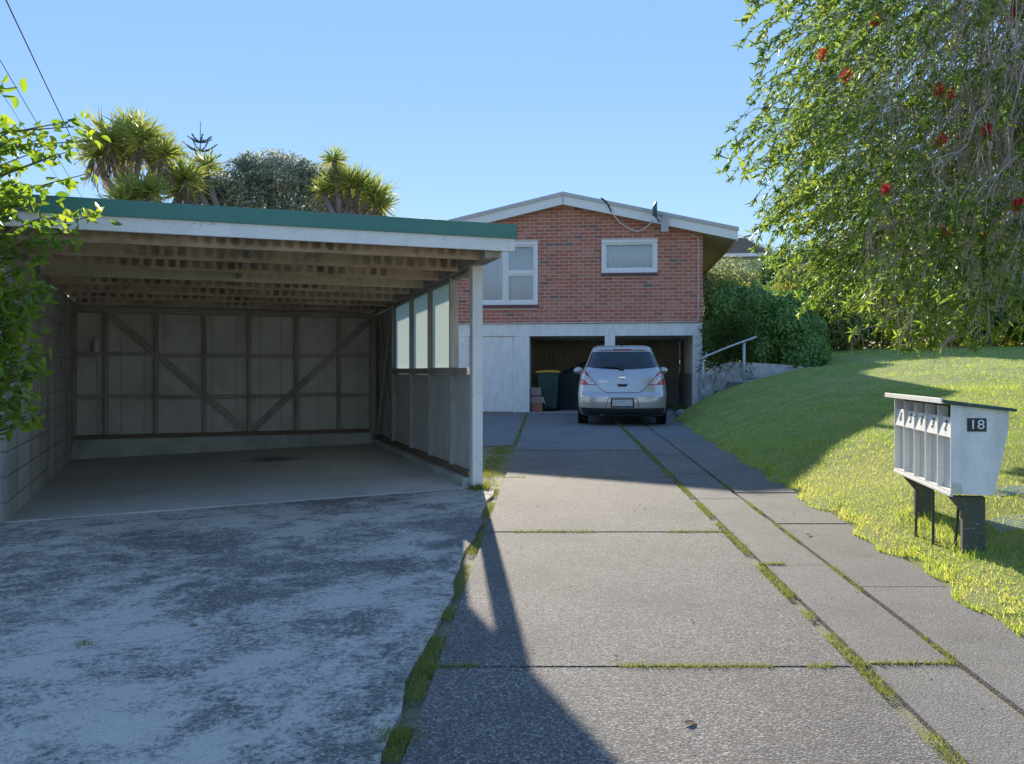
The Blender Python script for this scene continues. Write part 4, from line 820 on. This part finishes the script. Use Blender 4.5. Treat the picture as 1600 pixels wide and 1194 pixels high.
for (x, y, lbl) in ((3.50, 6.05, 'blue grey ribbed meter cover in the lawn further behind the letterboxes'), (3.12, 5.38, 'blue grey ribbed meter cover in the lawn close behind the letterbox post')):
    mc = thing('meter_cover', lbl, 'meter cover', (x, y, lawn_z(x, y)-.006), R(-12), 'meter covers in the lawn')
    nv = Vector((-(lawn_z(x+.2, y)-lawn_z(x-.2, y))/.4, -(lawn_z(x, y+.2)-lawn_z(x, y-.2))/.4, 1)); qx = Vector((math.cos(R(-12)), math.sin(R(-12)), 0)); qx = (qx-nv.normalized()*qx.dot(nv.normalized())).normalized(); qy = nv.normalized().cross(qx)
    mc.rotation_euler = Matrix((qx, qy, nv.normalized())).transposed().to_euler()
    MB().box(-.19, .19, -.15, .15, -.03, .012).build('lid', M['cover_blue'], mc, bevel=.004)
    for i in range(9): MB().box(-.18, .18, -.135+i*.032, -.119+i*.032, .0121, .019).build('rib', M['cover_blue'], mc)

# ------------------------------------------------------------------ overhead wires
for i, (dx, z, r_) in enumerate([(0, 8.0, .013), (-.75, 8.0, .009), (-1.05, 7.8, .006), (-3.2, 6.6, .009)]):
    pts = [(-9.3+dx+(y-16.2)*-.371, y, z+.0006*(y-25)**2) for y in np.linspace(9, 44, 18)]
    tag(MB().tube(pts, r_, 6).build('overhead_wire', M['cable_black']), ['thick black overhead wire, topmost in the sky', 'overhead wire with a small joint just under the thick wire', 'thinnest overhead wire in the sky', 'lowest overhead wire above the leafy shrub'][i], 'wire', 'overhead wires')

# ------------------------------------------------------------------ vegetation
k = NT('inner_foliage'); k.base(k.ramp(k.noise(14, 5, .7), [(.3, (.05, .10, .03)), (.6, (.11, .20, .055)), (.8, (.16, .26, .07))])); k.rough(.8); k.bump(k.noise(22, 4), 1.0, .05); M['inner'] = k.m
def rand_dirs(n): return unit(rng.normal(size=(n, 3)))
def blob_points(blobs, n, shell=.35):
    """points in the outer shell of a union of ellipsoids, with outward normals"""
    vol = np.array([b[3]*b[4]+b[4]*b[5]+b[3]*b[5] for b in blobs]); idx = rng.choice(len(blobs), n, p=vol/vol.sum()); B = np.array(blobs)[idx]
    d = rand_dirs(n); r_ = 1-shell*rng.random(n)**1.6; r_ *= 1+.10*np.sin(d[:, 0]*7+idx)*np.sin(d[:, 1]*6+1)*np.sin(d[:, 2]*5)
    P_ = B[:, :3]+d*B[:, 3:]*r_[:, None]; Nn = unit(d/B[:, 3:]); return P_, Nn
def lump(name, blobs, mat, parent, sc=.72):
    m = MB()
    for (x, y, z, a, b, c) in blobs:
        rows = []
        for i in range(9):
            th = math.pi*i/8; rows.append([(x+a*sc*math.sin(th)*math.cos(p)*(1+.12*math.sin(3*p+i)), y+b*sc*math.sin(th)*math.sin(p)*(1+.12*math.sin(3*p+i)), z+c*sc*math.cos(th)) for p in [2*math.pi*q/12 for q in range(13)]])
        m.grid(rows)
    return m.build(name, mat, parent, True)
def shrub(name, label, cat, base, blobs, n, L, wr, mat, group=None, core=True, trunk=(.08, .05), tm='diamond', droop=0., zmin=None, shell=.4, tb=None):
    t = thing(name, label, cat, base, 0, group)
    bl = [(b[0]-base[0], b[1]-base[1], b[2]-base[2])+tuple(b[3:]) for b in blobs]
    P_, Nn = blob_points(bl, n, shell)
    if zmin is not None:
        kk = P_[:, 2]+base[2] > zmin; P_, Nn = P_[kk], Nn[kk]
    T_ = rng.normal(size=P_.shape); T_ = unit(T_-(T_*Nn).sum(1)[:, None]*Nn); D = unit(T_*.8+Nn*.45+rng.normal(size=P_.shape)*.2+np.array([0, 0, -droop]))
    tint = np.clip(.5+.25*rng.normal(size=len(P_))+.22*np.sin(P_[:, 0]*4.1+P_[:, 2]*3.3), 0, 1)
    leaves('foliage' if cat != 'tree' else 'crown', P_, D, L*(.7+.6*rng.random(len(P_))), wr, mat, t, tm, tint, up=Nn+.25*np.array([0, 0, 1.]))
    if core: lump('inner_foliage', bl, M['inner'], t, .80)
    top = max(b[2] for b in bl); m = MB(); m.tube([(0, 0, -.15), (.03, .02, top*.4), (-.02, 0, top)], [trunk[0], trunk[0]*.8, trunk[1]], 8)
    for b in bl: m.tube([(0, 0, top*.3), ((b[0])*.5, b[1]*.5, (top*.3+b[2])*.55), (b[0], b[1], b[2])], [trunk[1], trunk[1]*.7, trunk[1]*.3], 6)
    m.build('trunk', M['bark'], t, True); return t

# ivy bank right of the house
bl = []
for i in range(26):
    x = 4.95+random.random()*2.35; z = 1.55+random.random()*1.35; bl.append((x, 21.55+random.uniform(-.25, .4), z, .55, .5, .5))
bl += [(6.9+random.uniform(-.3, .35), 21.3+random.uniform(-.2, .3), 1.5+random.uniform(0, .9), .5, .5, .45) for _ in range(8)]
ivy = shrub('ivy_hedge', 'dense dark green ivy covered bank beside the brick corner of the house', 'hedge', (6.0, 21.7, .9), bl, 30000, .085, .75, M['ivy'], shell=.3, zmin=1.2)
n = 1100; xx = 4.55+rng.random(n)*1.25; zz = 1.1+rng.random(n)*1.35; yy = 20.95+rng.random(n)*.2-.1*rng.random(n)
t = thing('strap_plant', 'long thin strap leaves hanging over the retaining wall behind the handrail', 'plant', (5.1, 21.1, 1.3))
leaves('foliage', np.c_[xx-5.1, yy-21.1, zz-1.3], np.c_[rng.normal(size=n)*.7-.2, -.6-.4*rng.random(n), rng.normal(size=n)*.7], .25+.25*rng.random(n), .06, M['strap'], t, 'strap')
n = 500; leaves('dead_stems', np.c_[4.85+rng.random(n)*.9-5.1, 20.98+rng.random(n)*.1-21.1, 1.9+rng.random(n)*.5-1.3], np.c_[rng.normal(size=n)*.3, -.3*np.ones(n), -1*np.ones(n)], .3, .03, M['dead_leaf'], t, 'strap')
# shrubs and trees beyond the bank
shrub('round_bush', 'rounded pale variegated bush in front of the distant weatherboard house', 'bush', (6.9, 28.2, 2.2), [(6.9, 28.2, 4.1, .95, .9, .72), (6.6, 28.2, 3.5, .9, .9, .8), (7.2, 28.2, 3.5, .8, .9, .8)], 9000, .10, .45, M['varieg'], core=False, shell=.6)
shrub('golden_bush', 'golden yellow clipped bush just above the ivy bank', 'bush', (6.3, 24.0, 2.0), [(5.9, 24, 3.25, .6, .5, .42), (6.6, 24, 3.15, .6, .5, .4), (7.4, 24, 3.2, .7, .5, .42), (6.5, 24, 2.6, 1.4, .5, .6)], 8000, .08, .5, M['yellow'], core=False, shell=.7)
shrub('tall_shrub', 'tall yellow green leafy shrub behind the end of the ivy bank', 'shrub', (8.2, 25, 1.6), [(7.9, 25, 3.0, .8, .7, 1.0), (8.7, 25, 3.0, .8, .7, 1.0), (8.2, 25.2, 3.6, .7, .6, .6), (9.2, 25, 2.6, .7, .7, .9)], 11000, .12, .4, M['varieg'], droop=-.5, core=False, shell=.7)
shrub('green_tree', 'mid green tree between the distant house and the bottlebrush', 'tree', (10.2, 31, 1.8), [(9.3, 31, 4.3, 1.0, 1, 1.2), (10.3, 31, 4.7, 1.1, 1, 1.1), (11.3, 31, 4.5, 1.2, 1, 1.2), (8.7, 31, 3.6, .9, .9, 1.0), (12.3, 31, 4.2, 1.2, 1, 1.3)], 13000, .16, .5, M['mid'], trunk=(.16, .08), core=False, shell=.7)
gt = shrub('gum_tree', 'sparse grey green gum tree rising above the distant house roof', 'tree', (11.3, 44, 1.8), [(11.0, 44, 7.6, 1.1, 1, .35), (12.2, 44, 7.2, .9, 1, .3), (10.2, 44, 7.0, .6, .8, .25), (11.7, 44, 6.4, .8, .8, .3), (12.6, 44, 6.3, .5, .6, .3)], 1500, .20, .3, M['olive'], core=False, trunk=(.12, .05), droop=.5, shell=.9)
# distant weatherboard house
fh = thing('distant_house', 'pale blue weatherboard house with brown roof seen above the bushes', 'house', (8.0, 43, 1.8), R(-8))
MB().box(-4, 4.0, .03, 6, 0, 5.0).build('wall', M['far_board'], fh)
for i in range(24): MB().box(-4, 4.0, 0, .028, .1+i*.2, .285+i*.2, lambda x, y, z: (x, y-.02*(1-((z-.1) % .2)/.2), z)).build('weatherboard', M['far_board'], fh)
MB().prism([(-4.6, 5.0), (4.5, 5.0), (3.2, 5.75), (-4.6, 5.75)], lambda x, z, d: (x, d, z), -.45, 6.5).build('roof', M['far_roof'], fh); MB().box(-4.6, 4.52, -.5, -.46, 4.86, 5.02).build('gutter', M['white_clean'], fh)
wf = MB().box(.7, 2.2, -.05, -.021, 3.2, 4.5).build('window', M['white_clean'], fh); MB().box(.8, 2.1, -.06, -.051, 3.3, 4.4).build('pane', M['tint'], wf)

# big leaved hedge trees at the back of the lawn
hz = [(9.6, 25.6), (11.1, 25.9), (12.6, 25.5), (14.0, 26.0), (15.4, 25.7), (17.0, 26.0), (18.8, 26.0)]
lbls = ['dark green camellia tree next to the lawn path', 'dark green camellia tree with a forked trunk in the hedge row', 'broad dark camellia tree with drooping skirt in the hedge row', 'dark camellia tree with bare lower trunk in the hedge row', 'dense camellia tree beside the bare trunk in the hedge row', 'tall camellia tree near the far end of the hedge row', 'camellia tree at the far end of the hedge row']
for i, (x, y) in enumerate(hz):
    b = [(x+random.uniform(-.4, .4), y+random.uniform(-.3, .3), 2.9+random.uniform(-.2, .2), .95, .8, .75) for _ in range(3)]+[(x+random.uniform(-.5, .5), y, 4.0+random.uniform(-.3, .4), .9, .8, .8) for _ in range(3)]
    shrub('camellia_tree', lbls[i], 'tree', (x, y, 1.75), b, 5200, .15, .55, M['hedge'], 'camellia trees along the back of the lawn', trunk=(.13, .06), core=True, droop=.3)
n = 16000; xx = 7.5+rng.random(n)*17; t = thing('low_hedge', 'sunlit low yellow green hedge behind the camellia trunks', 'hedge', (14, 28.5, 1.8))
leaves('foliage', np.c_[xx-14, rng.normal(size=n)*.3, rng.random(n)*1.7-.1], rand_dirs(n), .2, .55, M['yellow'], t)
shrub('backdrop_tree', 'bright yellow green tree beyond the camellia row', 'tree', (18, 32, 1.8), [(15, 32, 5.5, 2, 1.5, 1.5), (18, 32, 6.0, 2.2, 1.5, 1.9), (20.5, 32, 5.2, 2, 1.5, 1.8), (12.6, 32, 5.2, 1.6, 1.4, 1.2)], 9000, .22, .5, M['yellow'], core=False, trunk=(.25, .1), shell=.8)

# weeping bottlebrush overhanging from the right
bt = thing('bottlebrush_tree', 'weeping bottlebrush tree with red flowers hanging over the lawn', 'tree', (5.75, 8.0, lawn_z(5.75, 8.0)))
BO = Vector(bt.location)
tr = MB(); top0 = Vector((0, 0, 2.3)); tr.tube([(0, 0, -.2), (.05, 0, .8), (-.05, -.05, 1.6), tuple(top0)], [.22, .19, .16, .14], 12)
limbs = []
for i in range(11):
    a = random.uniform(-math.pi, math.pi); rr = random.uniform(1.0, 2.2); e = Vector((math.cos(a)*rr*1.15, math.sin(a)*rr*.8, random.uniform(2.6, 4.2))); mid = e*.5+Vector((0, 0, 1.9)); limbs.append([top0*.8, mid*.55+top0*.35, mid, e])
for l_ in limbs: tr.tube(l_, [.08, .05, .03, .01], 7)
tr.build('trunk', M['bark_grey'], bt, True)
strandP, strandD, tints, sizes = [], [], [], []; tw = MB(); fl_sites = []
def strand(s, out, ln, leafy):
    p = Vector(s); d = Vector((out[0], out[1], random.uniform(-.1, .35))); pts = [p.copy()]; nseg = max(3, int(ln/.16))
    for i in range(nseg):
        d = (d+Vector((random.gauss(0, .10), random.gauss(0, .10), -.34))).normalized(); p = p+d*(ln/nseg); pts.append(p.copy())
    return pts
clumps = []
for i in range(9200):
    if i % 11 == 0 or not clumps: ca, cq, cz = random.uniform(0, 2*math.pi), math.sqrt(random.random()), random.random(); clumps.append(i)
    a = ca+random.gauss(0, .09)/max(cq, .3); q = min(1, max(.05, cq+random.gauss(0, .05)))
    sx, sy = math.cos(a)*q*3.8, math.sin(a)*q*2.4
    if sx > 1.6: continue
    edge = sx-.28*sy
    zlo = .58 if edge < -1.35 else min(1.85, .58+(edge+1.35)*2.0)
    if sy > .8: zlo += .3*(sy-.6)
    ztop = 5.4-1.0*q**4
    z = zlo+.2+(ztop-zlo-.2)*min(1, max(0, cz**1.15+random.gauss(0, .04)))
    if edge < float(np.interp(z, [.5, 1.5, 2.2, 3.3, 4.2], [-2.1, -2.3, -3.15, -3.2, -2.75]))+.25*math.sin(z*5+sy*2): continue
    ln = random.uniform(.3, .85); ln = min(ln, max(.22, (z-zlo)*1.05))
    pts = strand((sx, sy, z), (math.cos(a)*.9, math.sin(a)*.9), ln, True)
    leafy = random.random() < (.48 if (sx > -2.1 and 1.4 < z < 4.4 and sy < .5) else .9)
    r0 = .004 if leafy else random.uniform(.004, .008)
    tw.tube(pts, [r0*(1-.6*k_/len(pts)) for k_ in range(len(pts))], 3, False)
    if leafy:
        seg = len(pts)-1; nl = int(ln*62)
        for _ in range(nl):
            f_ = random.random()**.7*seg; k_ = min(int(f_), seg-1); pp = pts[k_].lerp(pts[k_+1], f_-k_); dd = (pts[k_+1]-pts[k_]).normalized()
            strandP.append(pp); strandD.append((dd*1.0+Vector((random.gauss(0, .5), random.gauss(0, .5), random.gauss(-.1, .4))))); sizes.append(random.uniform(.045, .085)); tints.append(random.gauss(.42, .24))
        for _ in range(5):
            strandP.append(pts[-1]); strandD.append(Vector((random.gauss(0, .7), random.gauss(0, .7), random.gauss(.1, .6)))); sizes.append(random.uniform(.06, .11)); tints.append(random.gauss(.78, .2))
        if random.random() < .5: fl_sites.append((pts[-1], (pts[-1]-pts[-2]).normalized()))
    else:
        for _ in range(4):
            k_ = random.randrange(1, len(pts)); e = pts[k_]+Vector((random.gauss(0, .08), random.gauss(0, .08), -random.uniform(.1, .3))); tw.tube([pts[k_], (pts[k_]+e)/2+Vector((0, 0, .03)), e], [.003, .002, .0015], 3, False)
for _ in range(620):
    sx, sy = random.gauss(-1.5, .75), random.uniform(-2.2, .2); z = random.uniform(1.6, 4.6); ln = min(random.uniform(.5, 1.5), z-.9-max(0, (sx+1.7))*.4)
    if sx < -2.6 or sx > .9 or ln < .3: continue
    p = Vector((sx, sy, z)); pts = [p.copy()]; d = Vector((random.gauss(0, .25), random.gauss(0, .25), -1))
    for k_ in range(5): d = (d+Vector((random.gauss(0, .07), random.gauss(0, .07), -.15))).normalized(); p = p+d*ln/5; pts.append(p.copy())
    tw.tube(pts, [.006, .006, .005, .004, .003, .002], 3, False)
    for _k in range(5):
        q_ = pts[random.randrange(1, 5)]; e = q_+Vector((random.gauss(0, .10), random.gauss(0, .10), -random.uniform(.15, .45))); tw.tube([q_, (q_+e)/2+Vector((random.gauss(0, .02), 0, .02)), e], [.003, .0025, .0015], 3, False)
leaves('crown', np.array(strandP), np.array(strandD), np.array(sizes), .22, M['bottle'], bt, 'diamond', np.array(tints))
tw.build('dead_twigs', M['twig'], bt)
random.shuffle(fl_sites); cnt = 0
vis = sorted([q_ for q_ in fl_sites if q_[0].z > 1.3], key=lambda q_: q_[0].y+.5*q_[0].x+random.uniform(0, 3.5))
for p, d in vis[:36]:
    n = 240; t_ = rng.random(n); ax = np.array(d); Pp = np.array(p)[None]-ax[None]*(t_[:, None]*.10)
    rad = rng.normal(size=(n, 3)); rad = unit(rad-(rad@ax)[:, None]*ax[None]); leaves('flower', Pp, rad+.25*ax, .04, .09, M['flower'], bt, 'needle')

# leafy privet shrub at the left
pv = thing('privet_shrub', 'leafy green privet shrub reaching in front of the carport block wall', 'shrub', (-3.75, 5.5, G(-3.75, 5.5)))
PO = Vector(pv.location); tr = MB(); tr.tube([(0, 0, -.1), (-.03, .05, .8), (.02, 0, 1.6), (.05, 0, 2.2)], [.05, .045, .035, .02], 8)
LP, LD, LS, LT = [], [], [], []
tips = []
for i in range(330):
    z0 = random.uniform(.5, 2.2); up = z0 > 1.5
    tx = random.uniform(.15, 1.05); 
    if up: e = Vector((random.uniform(-.6, 1.05), random.gauss(0, .4), random.uniform(1.7, 2.95)))
    else: e = Vector((random.uniform(.1, .85), random.gauss(-.05, .3), random.uniform(.85, 1.75)))
    e.x = min(e.x, .92 if e.z > 1.95 else .60); e.y = min(e.y, .5)
    if e.z < 1.15: e.x = min(e.x, .5)
    s = Vector((random.gauss(0, .05), random.gauss(0, .05), max(.3, e.z-random.uniform(.5, .9)))); mid = s.lerp(e, .55)+Vector((0, 0, .14)); pts = [s, s.lerp(mid, .5)+Vector((0, 0, .03)), mid, e]
    tr.tube(pts, [.012, .009, .006, .003], 5)
    nl = 26 if up else 13
    for k_ in range(nl):
        f_ = .3+.7*random.random(); p = s.lerp(mid, f_/.55) if f_ < .55 else mid.lerp(e, (f_-.55)/.45); dd = (e-mid).normalized()
        LP.append(p+Vector((random.gauss(0, .02), random.gauss(0, .02), random.gauss(0, .02)))); LD.append(dd*.5+Vector((random.gauss(0, .6), random.gauss(0, .6), random.gauss(-.25, .5)))); LS.append(random.uniform(.05, .095)); LT.append(random.gauss(.45, .25))
    for k_ in range(3):
        p = e+Vector((random.gauss(0, .05), random.gauss(0, .05), random.gauss(0, .04))); LP.append(p); LD.append(Vector((random.gauss(.3, .5), random.gauss(0, .5), random.gauss(-.3, .5)))); LS.append(random.uniform(.06, .10)); LT.append(random.gauss(.7, .2))
tr.build('branches', M['stem'], pv, True); leaves('foliage', np.array(LP), np.array(LD), np.array(LS), .48, M['priv'], pv, 'ovate', np.array(LT))

# cabbage trees behind the carport
def cabbage(base, heads, label, grp='cabbage trees behind the carport', dead=True):
    t = thing('cabbage_tree', label, 'tree', base, 0, grp); b0 = Vector(base); tk = MB()
    trunk_top = Vector((0, 0, heads[0][2]-base[2]-1.2)); tk.tube([(0, 0, -.1), (0.03, 0, trunk_top.z*.5), trunk_top], [.16, .13, .11], 9)
    PP, DD, LL_, TT = [], [], [], []; DP, DDd, DL = [], [], []
    for (x, y, z, r_) in heads:
        h = Vector((x, y, z))-b0; bend = Vector(((h.x)*.6, h.y*.6, (trunk_top.z+h.z)/2-.1)); tk.tube([trunk_top*.96, bend, h], [.09, .065, .05], 7)
        n = 150; d = rand_dirs(n); d[:, 2] = d[:, 2]*.8+.28
        d = unit(d); PP.append(np.array(h)[None]+d*.04); DD.append(d); LL_.append(r_*(.75+.35*rng.random(n))); TT.append(.25+.5*rng.random(n)+.2*(d[:, 2] < 0))
        n = 60; a = rng.random(n)*6.28; dd = np.c_[np.cos(a)*.5, np.sin(a)*.5, -1*np.ones(n)]; DP.append(np.array(h)[None]+np.c_[np.cos(a)*.06, np.sin(a)*.06, -.1-.3*rng.random(n)]); DDd.append(dd); DL.append(r_*(.6+.4*rng.random(n)))
    tk.build('trunk', M['bark_grey'], t, True)
    up = np.tile(np.array([0, 0, 1.]), (sum(map(len, PP)), 1))
    leaves('crown', np.concatenate(PP), np.concatenate(DD), np.concatenate(LL_), .065, M['cabbage'], t, 'strap', np.concatenate(TT), up=None)
    leaves('dead_skirt', np.concatenate(DP), np.concatenate(DDd), np.concatenate(DL), .05, M['dead_leaf'], t, 'strap')
def at(px, py, Y): return ((px-800)/1380*Y, Y, 1.2+(580-py)/1380*Y)
hd = lambda *q: [at(a, b, 18+c)+(r_,) for a, b, c, r_ in q]
cabbage((-7.9, 18.2, 0), hd((170, 222, 0, .75), (205, 205, .4, .62), (222, 215, -.2, .62), (150, 240, .3, .6), (245, 245, .2, .65), (190, 235, .6, .6), (258, 240, -.3, .5)), 'many headed cabbage tree rising behind the leafy shrub')
cabbage((-7.6, 17.0, 0), hd((212, 305, -1, .6), (190, 318, -1.2, .5), (235, 300, -1, .5)), 'low cabbage tree head just above the green roof edge')
cabbage((-6.6, 18.0, 0), hd((290, 280, 0, .62), (278, 300, .2, .5)), 'yellow green cabbage tree beside the dark leaved tree')
cabbage((-6.3, 19.5, 0), hd((322, 262, 1.5, .45), (300, 275, 1.5, .4)), 'slim cabbage tree head peeking over the dark leaved tree')
cabbage((-3.3, 17.5, 0), hd((522, 250, -.5, .36), (528, 275, -.4, .3), (545, 288, -.5, .5), (562, 292, -.5, .5), (585, 305, -.5, .5), (595, 322, -.6, .45), (520, 290, -.3, .4), (505, 300, -.4, .35)), 'cabbage tree with one tall crooked head left of the house gable')
X = lambda px, Y: (px-800)/1380*Y
bl = []
for px, py in ((345, 300), (375, 280), (400, 270), (425, 268), (452, 272), (480, 285), (500, 295), (525, 300), (545, 312), (360, 312), (420, 300), (470, 305), (332, 305), (318, 296), (525, 288), (545, 296), (310, 306), (556, 306)):
    q = at(px, py, 20.5+random.uniform(-.4, .4)); bl.append(q+(.5, .55, .48))
for px, py in ((372, 262), (398, 252), (432, 248), (418, 256), (446, 258), (478, 266), (350, 280), (496, 272), (512, 284), (332, 290), (461, 262), (385, 258)):
    bl.append(at(px, py, 20.4)+(.16+random.random()*.1, .2, .2+random.random()*.1))
bl += [at(420, 330, 20.5)+(1.6, .8, .8), at(390, 330, 20.5)+(1.0, .8, .7), at(500, 335, 20.5)+(.9, .7, .6)]
shrub('grey_leaved_tree', 'dense grey green broadleaf tree behind the carport roof', 'tree', (-5.6, 20.6, 0), bl, 21000, .10, .45, M['olive'], trunk=(.2, .05), shell=.75, core=False)
# norfolk pine tip
np_ = thing('norfolk_pine', 'distant norfolk pine tip with two tiers of branches', 'tree', (X(313, 60), 60, 0)); ztip = at(313, 190, 60)[2]
MB().tube([(0, 0, -.2), (0, 0, ztip-3.5), (0, 0, ztip)], [.3, .05, .02], 8).build('trunk', M['bark'], np_)
PP, DD = [], []
for zt_, rr in ((at(0, 219, 60)[2], .75), (at(0, 233, 60)[2], 1.05), (at(0, 250, 60)[2], 1.3), (at(0, 272, 60)[2], 1.7)):
    for k_ in range(7):
        a = k_*6.283/7+zt_
        for q in np.linspace(.1, 1, 26): 
            for _ in range(3): PP.append((math.cos(a)*rr*q, math.sin(a)*rr*q, zt_-.2+.45*q*q*rr)); DD.append((math.cos(a)*.5+random.gauss(0, .3), math.sin(a)*.5+random.gauss(0, .3), .8))
leaves('crown', np.array(PP), np.array(DD), .17, .25, M['norfolk'], np_)

# ------------------------------------------------------------------ grass
def grass(name, P_, L, wr, mat, tint, lean=.35):
    D = np.c_[rng.normal(size=len(P_))*lean, rng.normal(size=len(P_))*lean, np.ones(len(P_))]
    o = leaves(name, P_, D, L, wr, mat, None, 'blade', tint); return tag(o, kind='stuff')
PP, LLn, TT = [], [], []
def patchy(x, y): return .5+.5*math.sin(x*2.1+1.3*math.sin(y*1.1))*math.sin(y*1.7+.8*math.sin(x*1.9))
for (y0, y1, dens, h, dmax) in ((2.6, 5.5, 7500, .024, 3.4), (5.5, 8.5, 4200, .026, 5.0), (8.5, 13, 1700, .030, 7), (13, 26, 420, .036, 13)):
    n = int((y1-y0)*dmax*dens*(.5 if y0 > 12 else .62))
    yy = y0+rng.random(n)*(y1-y0); dd = rng.random(n)**1.25*dmax-.05
    for y, d in zip(yy, dd):
        x = x_lawn(y)+d; e = .05*math.sin(y*4.1)+.035*math.sin(y*11.3)
        if d < e or (19.1 < y < 21.4 and x < 8.2): continue
        PP.append((x, y, lawn_z(x, y)+.006)); pt = patchy(x, y); LLn.append(h*random.uniform(.6, 1.5)*(1.25 if d < .15 else 1)); TT.append(.16+.34*pt*random.random()+random.gauss(.10, .22)+(.24 if 2.2 < x < 3.6 and y < 9 else 0))
PP = np.array(PP); LLn = np.array(LLn); far = PP[:, 1] > 8.5
grass('lawn_grass', PP[~far], LLn[~far], .16, M['grass'], np.array(TT)[~far], .55); grass('far_lawn_grass', PP[far], LLn[far], .25, M['grass'], np.array(TT)[far], .5)
PP, LLn, TT = [], [], []
def strip(fx, y0, y1, n, wd, h, gap=0.):
    for _ in range(n):
        y = random.uniform(y0, y1)
        if math.sin(y*5.3+wd*90)+.7*math.sin(y*13.7+2) < gap: continue
        x = fx(y)+random.gauss(0, wd); PP.append((x, y, G(x, y)+.0)); LLn.append(h*random.uniform(.6, 1.6)); TT.append(random.gauss(.5, .22))
strip(x_mid, 1.6, 9, 8000, .020, .020, -.45); strip(x_mid, 9, 18, 3000, .022, .03, -.5)
strip(x_out, 2, 9.5, 4200, .012, .020, .1); strip(lambda y: x_left(y)-.012, 1.5, 4.3, 6500, .026, .020, -.5); strip(lambda y: x_left(y)-.012, 4.3, 8.2, 6000, .022, .016, -.4)
strip(lambda y: x_left(y)-.17, 8.3, 12.6, 7000, .085, .024, -.8); strip(lambda y: x_left(y), 12.6, 21, 2500, .02, .03, -.6)
for yj in main_j[1:5]:
    for _ in range(2600):
        x = random.uniform(x_left(yj), x_mid(yj)); 
        if math.sin(x*6+yj)+.5*math.sin(x*17)+.5*(x-.6) < -.25: continue
        y = yj+random.gauss(0, .013); PP.append((x, y, G(x, y)+.004)); LLn.append(.022*random.uniform(.5, 1.5)); TT.append(random.gauss(.55, .2))
for yj, e0, e1 in ((3.42, x_mid, x_out), (5.1, x_mid, lambda y: x_mid(y)+.15)):
    for _ in range(260): x = random.uniform(e0(yj), e1(yj)); PP.append((x, yj+random.gauss(0, .008), G(x, yj)+.004)); LLn.append(.025*random.uniform(.5, 1.5)); TT.append(random.gauss(.6, .2))
for _ in range(1400):
    a = random.uniform(.3, 3.7); q = cw(a, -.03+random.gauss(0, .012)); 
    if math.sin(a*4)+.6*math.sin(a*11) < .35: continue
    PP.append((q.x, q.y, G(q.x, q.y)-.005)); LLn.append(.03*random.uniform(.5, 1.4)); TT.append(random.gauss(.3, .2))
for _ in range(700):
    x = random.uniform(-.9, -.3); y = crack_y(x)+random.gauss(0, .006)
    if math.sin(x*14) > -.2: PP.append((x, y, G(x, y)-.005)); LLn.append(.02*random.uniform(.5, 1.4)); TT.append(random.gauss(.5, .2))
for (cx_, cy_, n_, s_, h) in ((-1.82, 3.76, 260, .03, .025), (-.30, 8.18, 500, .05, .06), (-.36, 2.75, 700, .04, .028), (-.33, 3.35, 500, .03, .025)):
    for _ in range(n_): x, y = random.gauss(cx_, s_), random.gauss(cy_, s_); PP.append((x, y, G(x, y)+.0)); LLn.append(h*random.uniform(.5, 1.4)); TT.append(random.gauss(.4, .2))
grass('joint_grass', np.array(PP), np.array(LLn), .14, M['joint_grass'], np.array(TT), .6)
n = 260; t = thing('weed_clump', 'tuft of strappy weeds at the foot of the right garage pier', 'weed', hl(2.25, -.1, .19)); leaves('foliage', np.c_[rng.normal(size=n)*.09, rng.normal(size=n)*.06, np.zeros(n)], np.c_[rng.normal(size=(n, 2))*.7, np.ones(n)], .12+.14*rng.random(n), .1, M['strap'], t, 'strap')
# letterbox post grass
n = 900; yy = 4.9+rng.random(n)*1.3; xx = 2.62+rng.normal(size=n)*.07+.12*(yy-5); zz = np.array([lawn_z(a, b) for a, b in zip(xx, yy)]); tag(grass('long_grass', np.c_[xx, yy, zz], .04+.05*rng.random(n), .08, M['grass'], rng.normal(.45, .25, n), .5), kind='stuff')
# fallen leaves
for i, (x, y, lbl) in enumerate([(-1.46, 3.98, 'tan fallen leaf on the shaded concrete apron'), (.55, 2.83, 'small curled brown leaf on the near driveway slab'), (1.98, 5.95, 'pale fallen leaf on the outer driveway strip'), (.62, 11.9, 'pale scrap of leaf on the driveway towards the car')]):
    o = leaves('fallen_leaf', np.array([(0, 0, 0.)]), np.array([(1, .3, 0.)]), .05, .45, M['dead_leaf'], None, 'ovate', np.array([.5]), up=np.array([(0, 0, 6.)])); o.location = (x, y, G(x, y)+.017); tag(o, lbl, 'leaf')

# grit and leaf litter
PP = []; 
for _ in range(420):
    if random.random() < .5: x, y = random.uniform(-3.6, -.3), random.uniform(1.4, 8.0)
    else: x, y = random.uniform(-.2, 2.6), random.uniform(1.6, 12)
    if x < -.3 and y > front_y(x)-.05: continue
    if x > x_lawn(y): continue
    PP.append((x, y, G(x, y)+.016))
n = len(PP); o = leaves('leaf_litter', np.array(PP), np.c_[rng.normal(size=(n, 2)), .12*rng.random(n)], .006+.022*rng.random(n)**2, .5, M['dead_leaf'], None, 'diamond', None, up=np.tile(np.array([0, 0, 3.]), (n, 1))); tag(o, kind='stuff')
